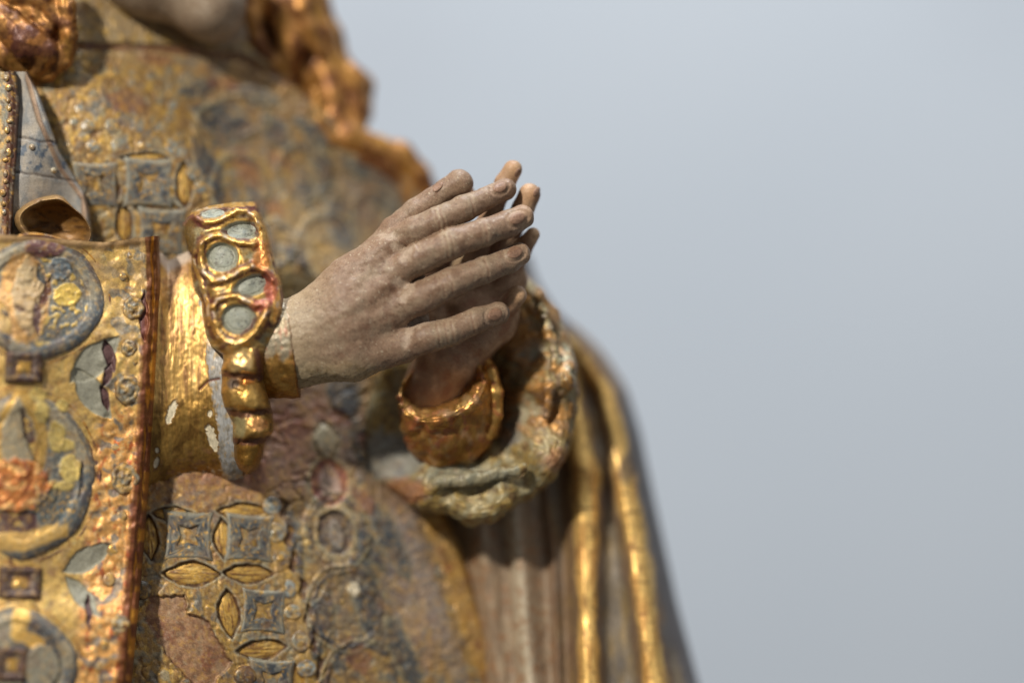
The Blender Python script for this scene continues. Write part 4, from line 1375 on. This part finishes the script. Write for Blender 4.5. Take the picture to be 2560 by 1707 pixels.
def ruff_far_paint(x, y, v, n):
    P = Paint(len(x), lin(150, 132, 88), .3)
    a = fbm(v[:, 0] / 38, v[:, 2] / 38, v[:, 1] / 50, 4)
    b = fbm(v[:, 0] / 20, v[:, 2] / 20, v[:, 1] / 30 + 4, 3)
    P.mix(sst(0, .4, a) * .8, lin(176, 148, 84), .5)
    P.mix(sst(.0, .4, b) * .6, lin(134, 132, 112), .0)
    P.mix(sst(.1, .45, -b) * .7, lin(94, 64, 46), .2)
    P.mix(sst(.1, .45, -a) * .5, lin(170, 160, 128), .05)
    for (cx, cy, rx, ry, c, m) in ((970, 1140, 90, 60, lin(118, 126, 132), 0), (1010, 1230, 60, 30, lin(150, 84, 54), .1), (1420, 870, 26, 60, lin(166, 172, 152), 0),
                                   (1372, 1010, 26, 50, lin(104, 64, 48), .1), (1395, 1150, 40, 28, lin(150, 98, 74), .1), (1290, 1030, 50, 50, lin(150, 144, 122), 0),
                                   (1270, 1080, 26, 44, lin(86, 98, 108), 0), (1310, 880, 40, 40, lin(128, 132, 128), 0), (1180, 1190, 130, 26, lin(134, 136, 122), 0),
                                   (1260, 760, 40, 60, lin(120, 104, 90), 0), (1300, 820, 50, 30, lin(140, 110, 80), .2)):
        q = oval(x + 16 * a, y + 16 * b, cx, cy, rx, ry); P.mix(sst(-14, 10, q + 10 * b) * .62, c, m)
    g_ = sst(1120, 1060, y) * sst(1210, 1260, x); P.mix(g_ * sst(-.2, .2, a) * .8, lin(170, 122, 66), .5); P.mix(g_ * sst(0, .3, b) * .6, lin(130, 104, 80), .1)
    P.h += (9 * a + 2.5 * b) * sst(960, 1060, x) + 2 * b
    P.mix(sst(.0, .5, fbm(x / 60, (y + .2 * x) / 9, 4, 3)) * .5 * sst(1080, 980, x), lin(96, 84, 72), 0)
    return P


rr = []
for s, d, w in ((.34, 200, 0), (.44, 165, 4), (.53, 140, 8), (.62, 122, 12), (.70, 108, 16), (.77, 98, 18), (.83, 92, 20), (.87, 88, 22), (.91, 88, 22), (.945, 92, 22), (.97, 104, 22),
                (.99, 122, 20), (1.0, 148, 18), (1.0, 172, 14), (.98, 200, 10), (.95, 240, 6), (.90, 300, 3)):
    rr.append(ruffring(s, d + 20, w))
# finer rings between
rf = []
for a_, b_ in zip(rr[:-1], rr[1:]):
    for t in (0, .25, .5, .75):
        rf.append((lambda a_, b_, t: (lambda th: tuple(p * (1 - t) + q * t for p, q in zip(a_(th), b_(th)))))(a_, b_, t))
rf.append(rr[-1])
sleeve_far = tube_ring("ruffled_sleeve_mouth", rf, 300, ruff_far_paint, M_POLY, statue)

# seam rolls around the far sleeve mouth
def seam(name, pts, paint, parent, vox=4.5, mat=M_LEAF, k=10):
    lo, hi = bounds(pts, 10)
    return sculpt(name, lambda P: chain(P, pts, k), lo, hi, vox, paint, mat, parent, smooth=2)


seam("rolled_seam", [(1210, 890, 140, 12), (1226, 930, 122, 18), (1238, 980, 116, 20), (1240, 1040, 120, 16), (1222, 1090, 130, 12)], gold_paint(31, .8, .8), sleeve_far)
seam("rolled_seam", [(1345, 740, 160, 10), (1370, 820, 134, 14), (1390, 900, 118, 15), (1380, 970, 110, 14), (1365, 1040, 110, 10)], ruff_far_paint, sleeve_far, mat=M_POLY)
seam("rolled_seam", [(1050, 1236, 132, 12), (1100, 1204, 112, 17), (1170, 1196, 104, 18), (1240, 1184, 100, 16), (1310, 1170, 102, 12)], ruff_far_paint, sleeve_far, mat=M_POLY)


# ------------------------------------------------------------------ mantle on the right
SIL = [(1318, 640), (1338, 700), (1391, 780), (1458, 834), (1503, 880), (1561, 968), (1596, 1079), (1619, 1191), (1634, 1260), (1653, 1346), (1689, 1511), (1741, 1704), (1775, 1800)]
R1 = [(1395, 640), (1400, 900), (1440, 1060), (1462, 1180), (1466, 1320), (1468, 1480), (1470, 1600), (1476, 1800)]
R2 = [(1330, 640), (1400, 800), (1470, 880), (1530, 980), (1556, 1100), (1575, 1200), (1592, 1330), (1606, 1440), (1620, 1560), (1640, 1720), (1650, 1800)]
R3 = [(1240, 640), (1280, 1300), (1296, 1420), (1306, 1560), (1330, 1800)]
R4 = [(1350, 640), (1370, 1260), (1385, 1400), (1400, 1800)]


def bump(x, c, w):
    return np.exp(-((x - c) / w) ** 2)


def d_mantle(x, y):
    x1, x2, x3, x4 = poly(R1, y), poly(R2, y), poly(R3, y), poly(R4, y)
    xs = smooth_poly(SIL, y)
    d = 315 + 0 * x
    wob = 1 + .3 * noise(x / 900, y / 330, 5.3)
    d = d - 75 * np.exp(-np.abs((x - x1) / (42 * wob)) ** 3) - 70 * np.exp(-np.abs((x - x2 + 4) / (46 * wob)) ** 3) - 16 * np.sin((x - x3) / 17.0) * sst(x4, x4 - 60, x) - 34 * bump(x, x3, 26) - 18 * bump(x, x4, 12)
    e = np.clip((x - (xs - 90)) / 90, 0, 1)
    d = d + 170 * (1 - np.sqrt(np.clip(1 - e * e * .97, 0, 1))) - .22 * (y - 1300) * sst(1150, 1300, x) + 7 * fbm(x / 200, y / 110, 5.5, 1)
    d = d + 90 * sst(1200, 1060, x)
    return d


def mantle_paint(x, y):
    x1, x2, x3, x4 = poly(R1, y), poly(R2, y), poly(R3, y), poly(R4, y)
    xs = smooth_poly(SIL, y)
    P = Paint(len(x), lin(122, 110, 92), .12)
    a = fbm(x / 26, y / 90, 3, 4); b = fbm(x / 12, y / 40, 8, 3); c = fbm(x / 20, y / 20, 18, 3)
    P.mix(sst(0, .5, a) * .7, lin(98, 94, 92), .0)
    P.mix(sst(.05, .45, -a) * .5, lin(146, 122, 76), .3)
    # dusty lining between the body and the first gilded fold
    k = sst(x4 + 4, x4 - 24, x + 12 * a)
    P.mix(k, lin(134, 114, 92), 0)
    P.mix(k * sst(.0, .4, b) * .6, lin(112, 92, 72), 0)
    P.mix(k * sst(.05, .4, a) * .5, lin(164, 146, 120), 0)
    P.mix(k * bump(x, x3, 20) * .8, lin(184, 172, 150), 0)
    P.mix(k * sst(.1, .35, c) * .5 * sst(1250, 1330, y), lin(140, 96, 58), .15)
    q = np.abs(x - (x4 - 4) + 14 * b); P.mix(sst(16, 4, q) * .6, lin(112, 78, 52), .1)
    q = np.abs(x - (x1 - 52) + 10 * b); P.mix(sst(22, 6, q) * .6, lin(116, 84, 50), .2)
    # gilded ridges, colour lightened to paint in the bright reflected streaks
    for (xx, w, s, lo_) in ((x1, 38, 1.0, 600), (x2, 42, 1.0, 700)):
        q = np.abs(x - xx + 12 * a + 3 * b)
        w = w * (1 + .35 * fbm(y / 170, 0 * y, 3.3, 2))
        g = sst(w, w * .5, q) * s
        P.mix(g, lin(246, 202, 122), .7)
        P.mix(g * sst(.0, .4, fbm(x / 26, y / 110, 44, 3)) * .7, lin(168, 118, 60), .3)
        P.mix(g * sst(.25, .45, fbm(x / 18, y / 50, 48, 3)) * .6, lin(112, 74, 44), .15)
        P.mix(g * sst(.46, .56, fbm(x / 60, y / 9, 61, 2)) * .7, lin(110, 70, 40), .3)
        P.mix((1 - sst(4, 12, np.abs(q - w))) * .5, lin(108, 76, 50), .15)
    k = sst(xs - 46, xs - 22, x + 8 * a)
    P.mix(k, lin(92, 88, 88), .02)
    k = sst(1060, 900, y) * sst(x1 + 12, x1 + 40, x); P.mix(k * .45, lin(150, 112, 56), .4)
    P.mix(oval(x, y, 1570, 1165, 30, 60, .2).clip(0, 14) / 14 * .8, lin(80, 72, 66), 0)
    P.h += 2.0 * a
    return P


def mantle_xy(u, v):
    y = 640 + v * 1150
    xr = smooth_poly(SIL, y); xl = 1020 + 0 * y
    return xl + (xr - xl) * u, y


mantle = sheet("mantle", 300, 420, mantle_xy, d_mantle, mantle_paint, M_MANTLE, statue, roll_r=10, roll_d=120)

# ------------------------------------------------------------------ hair locks on the right shoulder
LOCKS = [
    [(640, -60, 470, 40), (700, 20, 440, 44), (730, 110, 450, 40), (700, 190, 460, 30), (740, 260, 470, 30)],
    [(690, -60, 500, 50), (760, 0, 490, 44), (800, 90, 500, 44), (822, 160, 510, 40), (880, 205, 520, 42), (888, 270, 520, 40), (880, 330, 510, 40)],
    [(770, -60, 540, 38), (790, 10, 540, 36), (826, 90, 545, 34), (850, 160, 550, 30), (905, 215, 560, 32), (905, 290, 560, 28)],
    [(810, 180, 480, 30), (830, 240, 470, 30), (838, 300, 470, 34), (870, 345, 470, 42), (940, 372, 500, 36), (1000, 392, 530, 40), (1040, 440, 550, 40), (1075, 510, 560, 34)],
    [(620, -40, 430, 30), (628, 40, 420, 28), (645, 110, 420, 24), (690, 160, 430, 18)],
    [(850, 360, 470, 20), (900, 400, 480, 22), (960, 420, 500, 22), (1010, 480, 530, 24), (1040, 560, 540, 24)],
    [(740, -60, 450, 26), (752, 20, 430, 26), (770, 70, 430, 22), (800, 130, 450, 18)],
    [(660, -60, 540, 80), (720, 60, 540, 80), (780, 180, 550, 76), (820, 290, 560, 60), (900, 400, 580, 40)],
    [(790, 230, 430, 16), (800, 300, 430, 18), (830, 350, 440, 20)]]


def f_hair(P):
    d = None
    for l in LOCKS:
        q = chain(P, l, 14)
        d = q if d is None else smin(d, q, 8)
    return d


def hair_paint(x, y, v, n):
    P = Paint(len(x), lin(178, 128, 72), .6)
    a = fbm(v[:, 0] / 50, v[:, 2] / 60, v[:, 1] / 50, 3)
    P.mix(sst(-.05, .3, a) * .85, lin(92, 50, 26), .4)
    P.mix(sst(.1, .5, -a) * .5, lin(186, 140, 64), .8)
    P.h += 2 * fbm(x / 16, y / 50, 5, 2) + 3 * a
    return P


lo, hi = bounds([p for l in LOCKS for p in l], 14)
sculpt("wavy_hair", f_hair, lo, hi, 6.5, hair_paint, M_LEAF, statue, smooth=3, label="wavy gilded hair falling over the far shoulder")

CURL = [[(150, -50, 130, 26), (166, 20, 110, 24), (172, 90, 108, 22), (158, 150, 120, 22), (120, 186, 140, 20), (80, 196, 150, 20)],
        [(-40, 20, 120, 40), (20, 60, 110, 40), (70, 110, 100, 46), (110, 130, 110, 40), (90, 180, 130, 22)],
        [(-40, -30, 140, 30), (40, -10, 120, 30), (110, 0, 110, 26), (140, 50, 110, 20)], [(20, 20, 130, 26), (80, 30, 120, 24), (120, 70, 112, 22)],
        [(140, 60, 170, 50), (150, 120, 170, 44)], [(-30, 100, 140, 44), (20, 140, 130, 34), (60, 180, 140, 20)]]


def f_curl(P):
    d = None
    for l in CURL:
        q = chain(P, l, 10)
        d = q if d is None else smin(d, q, 6)
    return d


def curl_paint(x, y, v, n):
    P = hair_paint(x, y, v, n)
    q = oval(x, y, 84, 108, 70, 46); b = fbm(x / 16, y / 16, 3, 3)
    P.mix(sst(-14, 12, q + 14 * b) * .85, lin(86, 44, 32), .25)
    P.c *= .8
    P.mix(sst(.1, .4, b) * .5, lin(70, 34, 24), .3); P.mix(sst(.0, .5, fbm(x / 40, y / 30, 63, 3)) * .5, lin(186, 126, 60), .5)
    P.h += 2 * b
    return P


lo, hi = bounds([p for l in CURL for p in l], 14)
sculpt("hair_curl", f_curl, lo, hi, 4.5, curl_paint, M_POLY, statue, smooth=1, label="gilded curl of hair with a dark red hollow at the near shoulder")

# ------------------------------------------------------------------ chin and neck
def f_face(P):
    d = ell(P, (410, -220, 270), (240, 190, 285))
    d = smin(d, ell(P, (530, 20, 275), (88, 120, 92)), 60)
    d = smin(d, chain(P, [(520, -100, 480, 130), (560, 90, 470, 96)], 10), 40)
    return d


def face_paint(x, y, v, n):
    P = Paint(len(x), lin(150, 132, 112), 0)
    a = fbm(x / 50, y / 50, 3, 3)
    P.mix(sst(0, .5, a) * .5, lin(130, 110, 92)); P.mix(sst(0, .5, -a) * .5, lin(176, 160, 142))
    return P


sculpt("face", f_face, conv((150, 280, 420)) - np.array([20, 400, 20]), conv((700, -90, 420)) + np.array([20, 260, 0]), 7, face_paint, M_SKIN, statue, smooth=2,
       label="underside of the chin and neck, cropped by the top of the photo")


# ------------------------------------------------------------------ near shoulder: beaded edge, pale lining, rolled hollow
def d_lining(x, y):
    return 62 + .1 * (x - 60) + 26 * np.sin((x + .35 * y) / 46)


def lining_paint(x, y):
    P = Paint(len(x), lin(148, 144, 138), 0)
    a = fbm(x / 30, y / 40, 3, 4)
    P.mix(sst(0, .4, a) * .7, lin(112, 118, 122)); P.mix(sst(0, .4, -a) * .6, lin(176, 166, 150))
    P.mix(sst(.1, .3, fbm(x / 16, y / 22, 7, 3)) * sst(330, 360, y) * sst(440, 420, y), lin(84, 96, 110))
    r = np.abs(x - np.interp(y, [200, 300, 420, 500], [70, 98, 150, 210]))
    P.mix(sst(10, 3, r) * .7, lin(150, 116, 84), .2); P.h += 5 * sst(10, 3, r) + 2 * a
    for yy in (345, 432):
        q = np.abs(y - yy - .15 * (x - 50) - 4 * a); P.h -= 3 * sst(4, 1, q); P.mix(sst(4, 1, q) * .6, lin(84, 72, 66))
    return P


def lining_xy(u, v):
    y = 180 + v * 440
    xr = np.interp(y, [180, 230, 300, 380, 440, 480, 530, 620], [62, 88, 112, 140, 178, 204, 216, 222])
    return 20 + (xr - 20) * u, y


lining = sheet("shoulder_lining", 70, 130, lining_xy, d_lining, lining_paint, M_POLY, statue, roll_r=16, roll_d=60)
patch("bead", d_lining, 80, 368, 9, 9, 8, dome, bead_paint(2, CREAM, .1), M_BEAD, lining, nr=6, na=14)
patch("bead", d_lining, 135, 426, 9, 9, 8, dome, bead_paint(2, CREAM, .1), M_BEAD, lining, nr=6, na=14)

# rolled hollow in front of the lining
def hollow_rings():
    out = []
    for s, d in ((1.17, 80), (1.17, 40), (1.12, 8), (1.03, -6), (.94, 2), (.88, 22), (.82, 40), (.58, 58), (.28, 66), (.02, 68)):
        def f(th, s=s, d=d):
            s = s - np.clip(s - .86, 0, 1) * .85 * sst(-.1, .6, np.cos(th)); x = 144 + 84 * s * np.cos(th) * (1 + .10 * np.cos(2 * th)) + 3 * np.sin(3 * th); y = 566 + (72 + 8 * np.cos(th)) * s * np.sin(th) + 14 * np.cos(th + .4)
            return x, y, d + 0 * th - 20 * (x < 100)
        out.append(f)
    fin = []
    for a_, b_ in zip(out[:-1], out[1:]):
        for t in (0, .33, .66):
            fin.append((lambda a_, b_, t: (lambda th: tuple(p * (1 - t) + q * t for p, q in zip(a_(th), b_(th)))))(a_, b_, t))
    return fin + [out[-1]]


def hollow_paint(x, y, v, n):
    P = Paint(len(x), lin(128, 92, 44), .25)
    a = fbm(x / 40, y / 12, 3, 4)
    P.mix(sst(0, .4, a) * .8, lin(66, 44, 26), .1)
    q = oval(x, y, 144, 566, 84, 72)
    P.mix(sst(12, -2, q + 9 * a) * .85, lin(158, 128, 84), .35); P.mix(sst(8, -6, q) * sst(0, .4, a) * .7, lin(110, 80, 56), .1)
    P.h += 2 * a
    return P


tube_ring("rolled_collar", hollow_rings(), 96, hollow_paint, M_POLY, statue)

MEX = [(30, 180), (40, 260), (34, 380), (26, 480), (20, 620), (16, 700)]


def edge_paint(x, y):
    P = Paint(len(x), lin(150, 138, 110), .1)
    a = fbm(x / 20, y / 30, 3, 3)
    P.mix(sst(0, .4, a) * .7, lin(120, 126, 122)); P.mix(sst(0, .4, -a) * .6, lin(190, 150, 84), .5)
    q = poly(MEX, y) + 4 - x
    P.mix(sst(26, 20, q), lin(92, 58, 42), .2); P.mix(sst(7, 4, q), lin(66, 44, 34), .1); wear(P, x, y, .8)
    P.h -= 8 * sst(12, 4, q)
    return P


def d_edge(x, y):
    return 10 + .12 * (y - 400) * -1 + 0 * x


edge = sheet("mantle_edge", 40, 120, lambda u, v: (-80 + (poly(MEX, 180 + v * 460) + 4 + 80) * u, 180 + v * 460), d_edge, edge_paint, M_POLY, statue, roll_r=14, roll_d=90)
for i in range(14):
    y = 196 + i * 26
    patch("bead", d_edge, poly(MEX, y) - 17 + 3 * math.sin(i * 2.1), y + 4 * math.sin(i * 3.7), 8 + 2 * math.sin(i * 1.9), 9 + 3 * math.sin(i * 2.9), 6, dome, bead_paint(i * 1.7, SAGE if i % 2 else lin(176, 146, 94), .6), M_BEAD, edge, nr=7, na=16)
